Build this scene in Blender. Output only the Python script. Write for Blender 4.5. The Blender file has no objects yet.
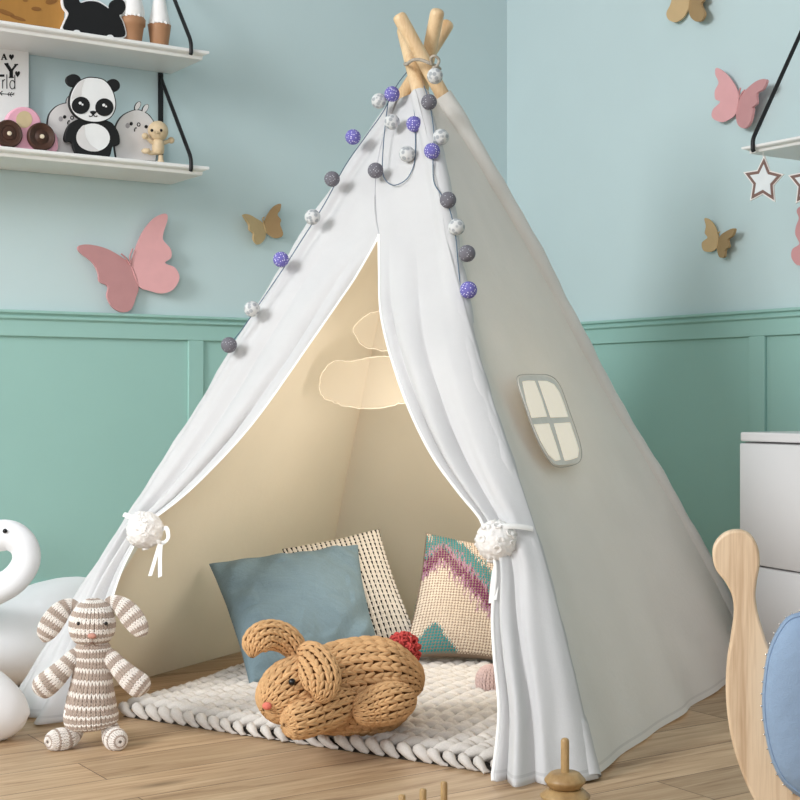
import bpy, math, random
import numpy as np
from mathutils import Vector, noise

random.seed(7)
rng = np.random.default_rng(7)
F, H = 1440.0, 0.66           # focal length (px) and eye height (m)
SC = bpy.context.scene
COL = SC.collection
V3 = lambda *a: np.array(a, float)
def nrm(v): v = np.asarray(v, float); return v / np.linalg.norm(v)

# ---------------------------------------------------------------- measuring helpers
def ray(u, v): return V3((u-400)/F, 1, (400-v)/F)
def at(u, v, Y): return V3(0, 0, H) + ray(u, v)*Y
def ground(u, v, z=0.0):
    return at(u, v, (H-z)*F/(v-400))
def on(u, v, p0, n):
    r = ray(u, v); o = V3(0, 0, H)
    return o + r*(np.dot(np.asarray(p0)-o, n)/np.dot(r, n))

# ---------------------------------------------------------------- materials
def lin(c):
    c = np.asarray(c, float)/255.0
    return tuple(np.where(c <= .04045, c/12.92, ((c+.055)/1.055)**2.4)) + (1.0,)
class NT:
    def __init__(s, name):
        s.m = bpy.data.materials.new(name); s.m.use_nodes = True
        s.t = s.m.node_tree; s.b = s.t.nodes['Principled BSDF']; s.out = s.t.nodes['Material Output']
    def n(s, typ, **kw):
        nd = s.t.nodes.new(typ)
        for k, v in kw.items():
            if k in nd.inputs: nd.inputs[k].default_value = v
            else: setattr(nd, k, v)
        return nd
    def l(s, a, ao, b, bi): s.t.links.new(a.outputs[ao], b.inputs[bi])
    def ramp(s, stops):
        r = s.n('ShaderNodeValToRGB'); e = r.color_ramp.elements
        while len(e) < len(stops): e.new(.5)
        for el, (p, c) in zip(e, stops): el.position = p; el.color = c
        return r
def mat(name, rgb, rough=.6, var=.05, scale=30, bump=0, bscale=200, metal=0, spec=.4, sheen=0, emit=0, stretch=(1, 1, 1), trans=0, tcol=None):
    k = NT(name); c = lin(rgb)
    tc = k.n('ShaderNodeTexCoord'); mp = k.n('ShaderNodeMapping'); mp.inputs['Scale'].default_value = stretch
    k.l(tc, 'Object', mp, 'Vector')
    nz = k.n('ShaderNodeTexNoise', Scale=scale, Detail=4.0); k.l(mp, 'Vector', nz, 'Vector')
    lo = tuple(max(0, x*(1-var*1.6)) for x in c[:3])+(1,); hi = tuple(min(1, x*(1+var)) for x in c[:3])+(1,)
    rp = k.ramp([(.3, lo), (.7, hi)]); k.l(nz, 'Fac', rp, 'Fac'); k.l(rp, 'Color', k.b, 'Base Color')
    k.b.inputs['Roughness'].default_value = rough; k.b.inputs['Metallic'].default_value = metal
    k.b.inputs['Specular IOR Level'].default_value = spec
    if sheen: k.b.inputs['Sheen Weight'].default_value = sheen
    if emit:
        k.b.inputs['Emission Color'].default_value = c; k.b.inputs['Emission Strength'].default_value = emit
    if bump:
        n2 = k.n('ShaderNodeTexNoise', Scale=bscale, Detail=3.0); k.l(mp, 'Vector', n2, 'Vector')
        bp = k.n('ShaderNodeBump', Strength=bump, Distance=.002); k.l(n2, 'Fac', bp, 'Height'); k.l(bp, 'Normal', k.b, 'Normal')
    if trans:
        tr = k.n('ShaderNodeBsdfTranslucent'); tr.inputs['Color'].default_value = tcol or c
        mx = k.n('ShaderNodeMixShader', Fac=trans)
        k.l(k.b, 'BSDF', mx, 1); k.l(tr, 'BSDF', mx, 2); k.l(mx, 'Shader', k.out, 'Surface')
    return k.m
def cloth(name, rgb, trans=.0, tcol=None, weave=900, bump=.25, hem=None, slub=0):
    """woven cloth: weave + soft blotches as bump; the second UV axis is height in metres (hem stitch line)"""
    k = NT(name); c = lin(rgb)
    tc = k.n('ShaderNodeTexCoord')
    nz = k.n('ShaderNodeTexNoise', Scale=6.0, Detail=5.0); k.l(tc, 'Object', nz, 'Vector')
    n1 = k.n('ShaderNodeTexNoise', Scale=60.0, Detail=4.0); k.l(tc, 'Object', n1, 'Vector')
    rp = k.ramp([(.3, tuple(x*.94 for x in c[:3])+(1,)), (.7, c)]); k.l(nz, 'Fac', rp, 'Fac')
    src = (rp, 'Color')
    if hem:
        uv = k.n('ShaderNodeUVMap'); sp = k.n('ShaderNodeSeparateXYZ'); k.l(uv, 'UV', sp, 'Vector')
        s = k.n('ShaderNodeMath', operation='SUBTRACT'); s.inputs[1].default_value = hem; k.l(sp, 'Y', s, 0)
        a = k.n('ShaderNodeMath', operation='ABSOLUTE'); k.l(s, 'Value', a, 0)
        t = k.n('ShaderNodeMath', operation='LESS_THAN'); t.inputs[1].default_value = .0022; k.l(a, 'Value', t, 0)
        mx = k.n('ShaderNodeMix', data_type='RGBA'); k.l(t, 'Value', mx, 'Factor')
        k.l(rp, 'Color', mx, 6); mx.inputs[7].default_value = tuple(x*.84 for x in c[:3])+(1,)
        src = (mx, 2)
    if slub:
        fac = None
        for st in ((22, 420, 22), (420, 22, 420)):
            mp = k.n('ShaderNodeMapping'); mp.inputs['Scale'].default_value = st; k.l(tc, 'Object', mp, 'Vector')
            q = k.n('ShaderNodeTexNoise', Scale=1.0, Detail=3.0); k.l(mp, 'Vector', q, 'Vector')
            if fac is None: fac = q
        mm = k.n('ShaderNodeMath', operation='ADD'); k.l(fac, 'Fac', mm, 0); k.l(q, 'Fac', mm, 1)
        r2 = k.ramp([(.30, (1-slub, 1-slub, 1-slub, 1)), (.70, (1+slub*.5, 1+slub*.5, 1+slub*.4, 1))]); hm = k.n('ShaderNodeMath', operation='MULTIPLY'); hm.inputs[1].default_value = .5
        k.l(mm, 'Value', hm, 0); k.l(hm, 'Value', r2, 'Fac')
        mx = k.n('ShaderNodeMix', data_type='RGBA', blend_type='MULTIPLY'); mx.inputs['Factor'].default_value = 1
        k.t.links.new(src[0].outputs[src[1]], mx.inputs[6]); k.l(r2, 'Color', mx, 7); src = (mx, 2)
    k.t.links.new(src[0].outputs[src[1]], k.b.inputs['Base Color'])
    k.b.inputs['Roughness'].default_value = .85; k.b.inputs['Specular IOR Level'].default_value = .15
    w = k.n('ShaderNodeTexNoise', Scale=float(weave), Detail=2.0); k.l(tc, 'Object', w, 'Vector')
    ad = k.n('ShaderNodeMath', operation='MULTIPLY_ADD'); ad.inputs[1].default_value = 2.5
    k.l(n1, 'Fac', ad, 0); k.l(w, 'Fac', ad, 2)
    bp = k.n('ShaderNodeBump', Strength=bump, Distance=.0015); k.l(ad, 'Value', bp, 'Height'); k.l(bp, 'Normal', k.b, 'Normal')
    if trans:
        tr = k.n('ShaderNodeBsdfTranslucent'); tr.inputs['Color'].default_value = lin(tcol or rgb)
        mx = k.n('ShaderNodeMixShader', Fac=trans)
        k.l(k.b, 'BSDF', mx, 1); k.l(tr, 'BSDF', mx, 2); k.l(mx, 'Shader', k.out, 'Surface')
    return k.m
def wood(name, light, dark, grain=14, stretch=(1, 1, .08), rough=.45, bands=True):
    k = NT(name)
    tc = k.n('ShaderNodeTexCoord'); mp = k.n('ShaderNodeMapping'); mp.inputs['Scale'].default_value = stretch
    k.l(tc, 'Object', mp, 'Vector')
    nz = k.n('ShaderNodeTexNoise', Scale=float(grain), Detail=6.0, Distortion=.6); k.l(mp, 'Vector', nz, 'Vector')
    n2 = k.n('ShaderNodeTexNoise', Scale=float(grain*9), Detail=3.0); k.l(mp, 'Vector', n2, 'Vector')
    mx = k.n('ShaderNodeMath', operation='MULTIPLY_ADD'); mx.inputs[1].default_value = .35
    k.l(n2, 'Fac', mx, 0); k.l(nz, 'Fac', mx, 2)
    rp = k.ramp([(.45, lin(dark)), (.78, lin(light))]); k.l(mx, 'Value', rp, 'Fac'); k.l(rp, 'Color', k.b, 'Base Color')
    k.b.inputs['Roughness'].default_value = rough
    bp = k.n('ShaderNodeBump', Strength=.08, Distance=.002); k.l(mx, 'Value', bp, 'Height'); k.l(bp, 'Normal', k.b, 'Normal')
    return k.m
def vcol(name, rough=.85, bump=.3, bscale=900):
    k = NT(name)
    a = k.n('ShaderNodeAttribute', attribute_name='Col')
    tc = k.n('ShaderNodeTexCoord'); nz = k.n('ShaderNodeTexNoise', Scale=float(bscale), Detail=3.0); k.l(tc, 'Object', nz, 'Vector')
    mx = k.n('ShaderNodeMix', data_type='RGBA', blend_type='MULTIPLY'); mx.inputs['Factor'].default_value = .35
    k.l(a, 'Color', mx, 6); k.l(nz, 'Color', mx, 7)
    rp = k.ramp([(.2, (.6, .6, .6, 1)), (.7, (1, 1, 1, 1))]); k.l(nz, 'Fac', rp, 'Fac'); k.l(rp, 'Color', mx, 7)
    k.l(mx, 2, k.b, 'Base Color')
    k.b.inputs['Roughness'].default_value = rough; k.b.inputs['Specular IOR Level'].default_value = .15
    bp = k.n('ShaderNodeBump', Strength=bump, Distance=.001); k.l(nz, 'Fac', bp, 'Height'); k.l(bp, 'Normal', k.b, 'Normal')
    return k.m
def dotted(name, base, dot, scale, thr, soft=.04, rough=.9):
    k = NT(name)
    tc = k.n('ShaderNodeTexCoord'); vo = k.n('ShaderNodeTexVoronoi', Scale=float(scale)); vo.inputs['Randomness'].default_value = .35
    k.l(tc, 'Object', vo, 'Vector')
    rp = k.ramp([(thr, lin(dot)), (thr+soft, lin(base))]); k.l(vo, 'Distance', rp, 'Fac'); k.l(rp, 'Color', k.b, 'Base Color')
    k.b.inputs['Roughness'].default_value = rough
    nz = k.n('ShaderNodeTexNoise', Scale=700.0); k.l(tc, 'Object', nz, 'Vector')
    bp = k.n('ShaderNodeBump', Strength=.4, Distance=.001); k.l(nz, 'Fac', bp, 'Height'); k.l(bp, 'Normal', k.b, 'Normal')
    return k.m

# ---------------------------------------------------------------- mesh builder
def wloc(o):
    p = V3(0, 0, 0)
    while o is not None: p = p + V3(*o.location); o = o.parent
    return p
class MB:
    def __init__(s): s.v, s.f, s.c, s.uv, s.n = [], [], [], [], 0
    def add(s, verts, faces, col=None, uv=None):
        verts = np.asarray(verts, float).reshape(-1, 3)
        s.v.append(verts); b = s.n; s.n += len(verts)
        s.f.extend([tuple(i+b for i in f) for f in faces])
        cc = np.ones((len(verts), 4)); 
        if col is not None: cc[:, :3] = np.asarray(col)[..., :3]
        s.c.append(cc)
        s.uv.append(np.zeros((len(verts), 2)) if uv is None else np.asarray(uv, float).reshape(-1, 2))
        return s
    def grid(s, P, close_u=False, close_v=False, col=None, uv=None, flip=False):
        P = np.asarray(P, float); nu, nv = P.shape[:2]; f = []
        for i in range(nu if close_u else nu-1):
            for j in range(nv if close_v else nv-1):
                a, b = i*nv+j, ((i+1) % nu)*nv+j
                c, d = ((i+1) % nu)*nv+(j+1) % nv, i*nv+(j+1) % nv
                f.append((a, d, c, b) if flip else (a, b, c, d))
        return s.add(P.reshape(-1, 3), f, col, uv)
    def tube(s, pts, rad, sides=12, cap=True, flat=1.0, up=None, col=None, closed=False):
        pts = np.asarray(pts, float); n = len(pts); rad = np.broadcast_to(np.asarray(rad, float), (n,))
        T = np.gradient(pts, axis=0) if not closed else np.roll(pts, -1, 0)-np.roll(pts, 1, 0)
        T /= np.linalg.norm(T, axis=1)[:, None]+1e-12
        ref = nrm(up) if up is not None else (V3(0, 0, 1) if abs(T[0][2]) < .9 else V3(1, 0, 0))
        rings = []; A = None
        for i in range(n):
            if up is not None or A is None: A = np.cross(T[i], ref)
            else: A = A-T[i]*np.dot(A, T[i])
            A = nrm(A); B = np.cross(T[i], A)
            th = np.arange(sides)/sides*2*np.pi
            rings.append(pts[i]+rad[i]*(np.cos(th)[:, None]*A+np.sin(th)[:, None]*B*flat))
        R = np.array(rings); f = []
        for i in range(n if closed else n-1):
            for j in range(sides):
                a, b = i*sides+j, i*sides+(j+1) % sides
                c, d = ((i+1) % n)*sides+(j+1) % sides, ((i+1) % n)*sides+j
                f.append((a, b, c, d))
        if cap and not closed:
            f.append(tuple(range(sides))[::-1]); f.append(tuple((n-1)*sides+j for j in range(sides)))
        return s.add(R.reshape(-1, 3), f, col)
    def sphere(s, c, r, R=None, nu=24, nv=14, disp=None, col=None):
        r = np.broadcast_to(np.asarray(r, float), (3,)); th = np.linspace(0, np.pi, nv); ph = np.arange(nu)/nu*2*np.pi
        D = np.stack([np.outer(np.sin(th), np.cos(ph)), np.outer(np.sin(th), np.sin(ph)), np.outer(np.cos(th), np.ones(nu))], -1)
        P = D.copy()
        if disp: 
            for i in range(nv):
                for j in range(nu): P[i, j] *= disp(D[i, j])
        P = P*r
        if R is not None: P = P@np.asarray(R)      # rows of R are the local axes
        return s.grid(P+np.asarray(c), close_v=True, col=col)
    def lathe(s, prof, c, axis=(0, 0, 1), sides=32, col=None, cap=True):
        ax = nrm(axis); a = nrm(np.cross(ax, V3(0, 1, .01) if abs(ax[1]) < .9 else V3(1, 0, 0))); b = np.cross(ax, a)
        th = np.arange(sides)/sides*2*np.pi; d = np.cos(th)[:, None]*a+np.sin(th)[:, None]*b
        P = np.array([np.asarray(c)+h*ax+r*d for r, h in prof]); n = len(prof)
        s.grid(P, close_v=True, col=col, flip=True)
        if cap:
            base = s.n-n*sides
            s.f.append(tuple(base+j for j in range(sides))[::-1]); s.f.append(tuple(base+(n-1)*sides+j for j in range(sides)))
        return s
    def prism(s, pts, n, depth, col=None):
        pts = np.asarray(pts, float); n = nrm(n); k = len(pts)
        area = sum(np.dot(np.cross(pts[i]-pts[0], pts[(i+1) % k]-pts[0]), n) for i in range(k))
        if area < 0: pts = pts[::-1]
        v = np.concatenate([pts, pts-n*depth]); f = [tuple(range(k)), tuple(range(2*k-1, k-1, -1))]
        for i in range(k): j = (i+1) % k; f.append((i, k+i, k+j, j))
        return s.add(v, f, col)
    def box(s, o, ex, ey, ez, col=None):
        """o = one corner, ex/ey/ez = edge vectors"""
        o, ex, ey, ez = (np.asarray(q, float) for q in (o, ex, ey, ez))
        if np.dot(np.cross(ex, ey), ez) < 0: ex, ey = ey, ex
        v = [o+i*ex+j*ey+k*ez for k in (0, 1) for j in (0, 1) for i in (0, 1)]
        return s.add(v, [(0, 2, 3, 1), (4, 5, 7, 6), (0, 1, 5, 4), (2, 6, 7, 3), (0, 4, 6, 2), (1, 3, 7, 5)], col)
    def build(s, name, m, parent=None, loc=None, smooth=True, bevel=0, subsurf=0, label=None, solid=0, seg=2):
        me = bpy.data.meshes.new(name)
        v = np.concatenate(s.v)
        if name != 'floor': v[:, 2] = np.maximum(v[:, 2], .0004)          # soft things flatten where they rest on the floor
        org = wloc(parent)+(V3(0, 0, 0) if loc is None else np.asarray(loc, float)-wloc(parent))
        me.from_pydata((v-org).tolist(), [], s.f)
        me.attributes.new('Col', 'FLOAT_COLOR', 'POINT').data.foreach_set('color', np.concatenate(s.c).ravel())
        uv = np.concatenate(s.uv)
        if np.any(uv):
            li = np.empty(len(me.loops), int); me.loops.foreach_get('vertex_index', li)
            me.uv_layers.new(name='UVMap').data.foreach_set('uv', uv[li].ravel())
        me.polygons.foreach_set('use_smooth', [smooth]*len(me.polygons))
        me.materials.append(m); me.update()
        o = bpy.data.objects.new(name, me); COL.objects.link(o)
        if parent is not None: o.parent = parent
        if loc is not None: o.location = Vector(np.asarray(loc, float)-wloc(parent))
        if bevel:
            b = o.modifiers.new('Bevel', 'BEVEL'); b.width = bevel; b.segments = seg; b.limit_method = 'ANGLE'; b.angle_limit = math.radians(40)
            if smooth: me.set_sharp_from_angle(angle=math.radians(50))
        elif smooth: me.set_sharp_from_angle(angle=math.radians(60))
        if subsurf:
            q = o.modifiers.new('Subsurf', 'SUBSURF'); q.levels = q.render_levels = subsurf
        if solid:
            q = o.modifiers.new('Solidify', 'SOLIDIFY'); q.thickness = solid; q.offset = 0
        if label: o['label'] = label
        return o
def tag(o, label, cat, group=None):
    o['label'] = label; o['category'] = cat
    if group: o['group'] = group
    return o
def thing(name, label, cat, loc, group=None):
    o = bpy.data.objects.new(name, None); o.empty_display_size = .05; COL.objects.link(o)
    o.location = Vector(np.asarray(loc, float)); return tag(o, label, cat, group)
def struct(o): o['kind'] = 'structure'; return o

def cr(pts, n=8, closed=False):
    """Catmull-Rom through points (any dimension)"""
    p = np.asarray(pts, float); k = len(p); out = []
    for i in range(k if closed else k-1):
        if closed: a, b, c, d = p[(i-1) % k], p[i], p[(i+1) % k], p[(i+2) % k]
        else: a, b, c, d = p[max(i-1, 0)], p[i], p[i+1], p[min(i+2, k-1)]
        for t in np.arange(n)/n:
            out.append(.5*((2*b)+(-a+c)*t+(2*a-5*b+4*c-d)*t*t+(-a+3*b-3*c+d)*t**3))
    if not closed: out.append(p[-1])
    return np.array(out)
def ell(cx, cy, rx, ry, rot=0, n=28):
    t = np.arange(n)/n*2*np.pi; c, s = math.cos(rot), math.sin(rot)
    x, y = rx*np.cos(t), ry*np.sin(t)
    return np.stack([cx+c*x-s*y, cy+s*x+c*y], -1)

# ---------------------------------------------------------------- knitting: real V stitches laid over a surface
def knit(mb, surf, ns, nt, r, s0=0., s1=1., t0=0., t1=1., wrap=True, color=None, K=5, sides=6, lift=.35, keep=None, jitter=.06, bulge=.6, fill=.24, spread=.36):
    """surf(S,T)->(..,3); chains run along s, nt chains across t.  color(si,tj,pos)->(N,3)"""
    ds, dt = (s1-s0)/ns, (t1-t0)/nt
    I, J = np.meshgrid(np.arange(ns), np.arange(nt), indexing='ij'); I, J = I.ravel(), J.ravel()
    if keep is not None:
        mk = keep(s0+(I+.5)*ds, t0+(J+.5)*dt); I, J = I[mk], J[mk]
    tt = np.linspace(0, 1, K)
    for side in (-1, 1):
        n = len(I)
        jit = rng.normal(0, jitter, (n, 2))
        S = s0+(I[:, None]-.25+1.45*tt[None]+jit[:, :1])*ds
        x = np.sin(tt*np.pi*.5)*spread+.45-spread
        T = t0+(J[:, None]+.5+side*x[None]+jit[:, 1:]*.5)*dt
        Sc, Tc = np.clip(S, s0+1e-4, s1-1e-4), T if wrap else np.clip(T, t0+1e-4, t1-1e-4)
        P = surf(Sc, Tc); e = 1e-3*max(s1-s0, 1e-6); g = 1e-3*(t1-t0)
        dS = surf(np.clip(Sc+e, s0, s1), Tc)-surf(np.clip(Sc-e, s0, s1), Tc); dT = surf(Sc, Tc+g)-surf(Sc, Tc-g)
        N = np.cross(dS, dT); N /= np.linalg.norm(N, axis=-1, keepdims=True)+1e-12
        wdt = np.linalg.norm(dT, axis=-1)/(2*g)*dt; wds = np.linalg.norm(dS, axis=-1)/(2*e)*ds
        rr = np.minimum(r, wdt*fill)
        prof = np.array([.55, .95, 1.05, 1.0, .55]) if K == 5 else np.interp(tt, [0, .25, .5, .75, 1], [.55, .95, 1.05, 1, .55])
        hgt = np.interp(tt, [0, .3, .6, 1], [.0, 1.2, 1.0, -.5])
        P = P+N*(rr*(lift+hgt[None]*bulge))[..., None]
        R = rr*prof[None]
        Tg = np.gradient(P, axis=1); Tg /= np.linalg.norm(Tg, axis=-1, keepdims=True)+1e-12
        A = np.cross(Tg, N); A /= np.linalg.norm(A, axis=-1, keepdims=True)+1e-12; B = np.cross(Tg, A)
        th = np.arange(sides)/sides*2*np.pi
        V = P[:, :, None]+R[:, :, None, None]*(np.cos(th)[:, None]*A[:, :, None]+np.sin(th)[:, None]*B[:, :, None])
        base = (np.arange(n)*K*sides)
        tmpl = [(i*sides+j, i*sides+(j+1) % sides, (i+1)*sides+(j+1) % sides, (i+1)*sides+j) for i in range(K-1) for j in range(sides)]
        caps = [tuple(range(sides))[::-1], tuple((K-1)*sides+j for j in range(sides))]
        F4 = (base[:, None, None]+np.array(tmpl)[None]).reshape(-1, 4)
        FC = (base[:, None, None]+np.array(caps)[None]).reshape(-1, sides)
        col = None
        if color is not None:
            c = np.asarray(color(s0+(I+.5)*ds, (J+.5)*dt+t0, I, J, P[:, K//2]))
            col = np.repeat(c, K*sides, axis=0)
        mb.add(V.reshape(-1, 3), [tuple(q) for q in F4.tolist()]+[tuple(q) for q in FC.tolist()], col)
def sweep_surf(pts, rad, flat=None, up=(0, 0, 1)):
    """smooth swept body; returns surf(S,T) on S,T in 0..1"""
    n = 60
    P = cr(pts, 12); q = np.linspace(0, len(P)-1, n); P = np.stack([np.interp(q, np.arange(len(P)), P[:, k]) for k in range(3)], -1)
    Rr = cr(np.asarray(rad, float)[:, None], 12)[:, 0]; Rr = np.maximum(np.interp(q, np.arange(len(Rr)), Rr), .0004)
    Fl = np.ones(n) if flat is None else np.interp(np.linspace(0, 1, n), np.linspace(0, 1, len(flat)), flat)
    Tn = np.gradient(P, axis=0); Tn /= np.linalg.norm(Tn, axis=1)[:, None]
    A = np.cross(Tn, nrm(up)); A /= np.linalg.norm(A, axis=1)[:, None]+1e-9; B = np.cross(A, Tn)
    xs = np.linspace(0, 1, n)
    def surf(S, T):
        S = np.asarray(S, float)
        ip = lambda X: np.stack([np.interp(S, xs, X[:, k]) for k in range(3)], -1)
        c, a, b = ip(P), ip(A), ip(B); r = np.interp(S, xs, Rr)[..., None]; fl = np.interp(S, xs, Fl)[..., None]
        th = (np.asarray(T)*2*np.pi)[..., None]
        return c+r*(np.cos(th)*a+np.sin(th)*b*fl)
    return surf
def surf_grid(mb, surf, ns=40, nt=32, col=None):
    S, T = np.meshgrid(np.linspace(0, 1, ns), np.arange(nt)/nt, indexing='ij')
    mb.grid(surf(S, T), close_v=True, col=col)
def knit_r(pts, rad, loops): return None
WORLD, KEY, FILL, TENT_FILL, LEFT = .40, 146, 40, 5.5, 3.2
# ================================================================= camera, world, lights
cam = bpy.data.cameras.new('camera'); cam.sensor_width = 36; cam.lens = 36*F/800; cam.clip_start = .05
co = bpy.data.objects.new('camera', cam); COL.objects.link(co); co.location = (0, 0, H); co.rotation_euler = (math.pi/2, 0, 0)
SC.camera = co
SC.view_settings.view_transform = 'Standard'; SC.view_settings.look = 'None'; SC.view_settings.exposure = 0
w = bpy.data.worlds.new('world'); SC.world = w; w.use_nodes = True
w.node_tree.nodes['Background'].inputs[0].default_value = (.93, .97, 1.0, 1); w.node_tree.nodes['Background'].inputs[1].default_value = WORLD
def area(name, loc, target, size, power, col=(1, 1, 1), sy=None):
    l = bpy.data.lights.new(name, 'AREA'); l.energy = power; l.color = col; l.shape = 'RECTANGLE'; l.size = size; l.size_y = sy or size
    o = bpy.data.objects.new(name, l); COL.objects.link(o); o.location = loc
    o.rotation_euler = (Vector(target)-Vector(loc)).to_track_quat('-Z', 'Y').to_euler(); return o
area('window_light', (-3.1, .35, 2.35), (.1, 3.3, .6), 1.3, KEY, (.965, .985, 1.0), 1.3)
area('front_fill_light', (-1.2, -2.0, 2.6), (-.6, 3.4, .5), 2.4, FILL, (1, .985, .97))  # added fill from behind the camera, not a fitting of the room
lf = area('low_left_fill', (-.3, -.9, 1.2), (-1.0, 3.7, .38), .9, LEFT, (.98, .99, 1)); lf.data.spread = math.radians(46)  # added soft spot that lifts the lower left wall; no such source there
pl = bpy.data.lights.new('tent_inner_fill', 'POINT'); pl.energy = TENT_FILL; pl.color = (1, .95, .87); pl.shadow_soft_size = .12  # unseen point light added to brighten the tent inside; no lamp hangs there
po = bpy.data.objects.new('tent_inner_fill', pl); COL.objects.link(po); po.location = (.13, 3.24, .58)

# ================================================================= room
YC = 4.87; CX = 107/F*YC; CN = V3(CX, YC, 0)
eL = nrm(V3(-1.5, -1, 0)); nL = V3(-eL[1], eL[0], 0)
if nL[1] > 0: nL = -nL
eR = nrm(V3(.667, -1, 0)); nR = V3(-eR[1], eR[0], 0)
if nR[0] > 0: nR = -nR
UP = V3(0, 0, 1)
def wl(u, v, d=0.): return on(u, v, CN+nL*d, nL)
def wr(u, v, d=0.): return on(u, v, CN+nR*d, nR)
def dL(u, d=0.): return float(np.dot(wl(u, 400, d)-CN, eL))
def dR(u, d=0.): return float(np.dot(wr(u, 400, d)-CN, eR))

def wall_mat(name, rgb):
    return mat(name, rgb, rough=.75, var=.015, scale=3, bump=.05, bscale=260, spec=.25)
M_wall = wall_mat('pale_blue_paint', (198, 216, 218)); M_wain = wall_mat('teal_green_paint', (158, 197, 189))
WH, WL = 2.7, 6.0
struct(MB().box(CN-nL*.1, eL*WL, nL*.1, UP*WH).build('wall_left', M_wall, smooth=False))
struct(MB().box(CN-nR*.1-eR*0, eR*WL, nR*.1, UP*WH).build('wall_right', M_wall, smooth=False))

def floor_mat():
    k = NT('oak_planks'); tc = k.n('ShaderNodeTexCoord')
    br = k.n('ShaderNodeTexBrick', offset=.37, offset_frequency=2); k.l(tc, 'Object', br, 'Vector')
    for nme, val in (('Scale', 1.0), ('Mortar Size', .0011), ('Mortar Smooth', .1), ('Brick Width', 1.25), ('Row Height', .135), ('Bias', 0.0)): br.inputs[nme].default_value = val
    br.inputs['Color1'].default_value = (0, 0, 0, 1); br.inputs['Color2'].default_value = (1, 1, 1, 1); br.inputs['Mortar'].default_value = (.5, .5, .5, 1)
    mp = k.n('ShaderNodeMapping'); mp.inputs['Scale'].default_value = (1.0, 11, 1); k.l(tc, 'Object', mp, 'Vector')
    ad = k.n('ShaderNodeVectorMath', operation='MULTIPLY_ADD'); ad.inputs[1].default_value = (7.3, 3.1, 0)
    k.l(br, 'Color', ad, 0); k.l(mp, 'Vector', ad, 2)
    nz = k.n('ShaderNodeTexNoise', Scale=3.2, Detail=7.0, Distortion=1.1, Roughness=.6); k.l(ad, 'Vector', nz, 'Vector')
    mp2 = k.n('ShaderNodeMapping'); mp2.inputs['Scale'].default_value = (4, 160, 1); k.l(tc, 'Object', mp2, 'Vector')
    n2 = k.n('ShaderNodeTexNoise', Scale=2.0, Detail=4.0); k.l(mp2, 'Vector', n2, 'Vector')
    m1 = k.n('ShaderNodeMath', operation='MULTIPLY_ADD'); m1.inputs[1].default_value = .35; k.l(n2, 'Fac', m1, 0); k.l(nz, 'Fac', m1, 2)
    rp = k.ramp([(.40, lin((120, 91, 65))), (.58, lin((178, 147, 114))), (.85, lin((206, 178, 144)))]); k.l(m1, 'Value', rp, 'Fac')
    tone = k.ramp([(0, (.80, .79, .77, 1)), (1, (1.06, 1.05, 1.04, 1))]); k.l(br, 'Color', tone, 'Fac')
    mx = k.n('ShaderNodeMix', data_type='RGBA', blend_type='MULTIPLY'); mx.inputs['Factor'].default_value = 1; k.l(rp, 'Color', mx, 6); k.l(tone, 'Color', mx, 7)
    mp3 = k.n('ShaderNodeMapping'); mp3.inputs['Scale'].default_value = (2.2, 9.0, 1); k.l(tc, 'Object', mp3, 'Vector')
    vo = k.n('ShaderNodeTexVoronoi', Scale=1.0); k.l(mp3, 'Vector', vo, 'Vector')
    kr = k.ramp([(.03, (.30, .26, .22, 1)), (.16, (1, 1, 1, 1))]); k.l(vo, 'Distance', kr, 'Fac')
    mk = k.n('ShaderNodeMix', data_type='RGBA', blend_type='MULTIPLY'); mk.inputs['Factor'].default_value = .8; k.l(mx, 2, mk, 6); k.l(kr, 'Color', mk, 7); mx = mk
    m2 = k.n('ShaderNodeMix', data_type='RGBA'); k.l(br, 'Fac', m2, 'Factor'); k.l(mx, 2, m2, 6); m2.inputs[7].default_value = lin((92, 68, 48))
    k.l(m2, 2, k.b, 'Base Color'); k.b.inputs['Roughness'].default_value = .5; k.b.inputs['Specular IOR Level'].default_value = .35
    bp = k.n('ShaderNodeBump', Strength=.15, Distance=.002); k.l(m1, 'Value', bp, 'Height'); k.l(bp, 'Normal', k.b, 'Normal')
    return k.m
fl = MB().box(V3(0, 0, -.05), V3(WL, 0, 0), V3(0, WL, 0), V3(0, 0, .05)).build('floor', floor_mat(), smooth=False)
fl.location = (CN[0], CN[1], 0); ang = math.atan2(eL[1], eL[0]); fl.rotation_euler = (0, 0, ang)   # local x runs along the left wall
struct(fl)

CAP = [(.004, .875), (.013, .875), (.016, .880), (.022, .882), (.022, .888), (.017, .891), (.020, .895), (.028, .897), (.028, .905), (.004, .905)]
def wainscot(name, e, n, stiles, sw):
    m = MB(); L = WL
    m.box(CN+UP*.0, e*L, n*.004, UP*.9)                                                # recessed panel board
    m.box(CN+UP*.834+n*.004, e*L, n*.010, UP*.044)                                      # frieze rail
    m.box(CN+UP*.0+n*.004, e*L, n*.010, UP*.16)                                         # bottom rail
    for c in stiles: m.box(CN+e*(c-sw/2)+n*.004+UP*.16, e*sw, n*.010, UP*.674)
    P = np.array([[CN+e*q+n*a+UP*z for a, z in CAP] for q in (0, L)])
    m.grid(P, close_v=True)
    return struct(m.build(name, M_wain, smooth=False, bevel=.0025))
cl = (dL(188, .014)+dL(204.5, .014))/2; sw = abs(dL(189)-dL(205)); cR = (dR(752)+dR(768))/2
wainscot('trim_1', eL, nL, [.055, cl, 2*cl, 3*cl, 4*cl], sw*.95)
wainscot('trim_2', eR, nR, [.055, cR, 2*cR, 3*cR, 4*cR], abs(dR(752)-dR(768)))
M_base = wall_mat('teal_skirting_paint', (154, 193, 185))
struct(MB().box(CN+nL*.014, eL*WL, nL*.012, UP*.1).build('baseboard_left', M_base, smooth=False, bevel=.003))
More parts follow.
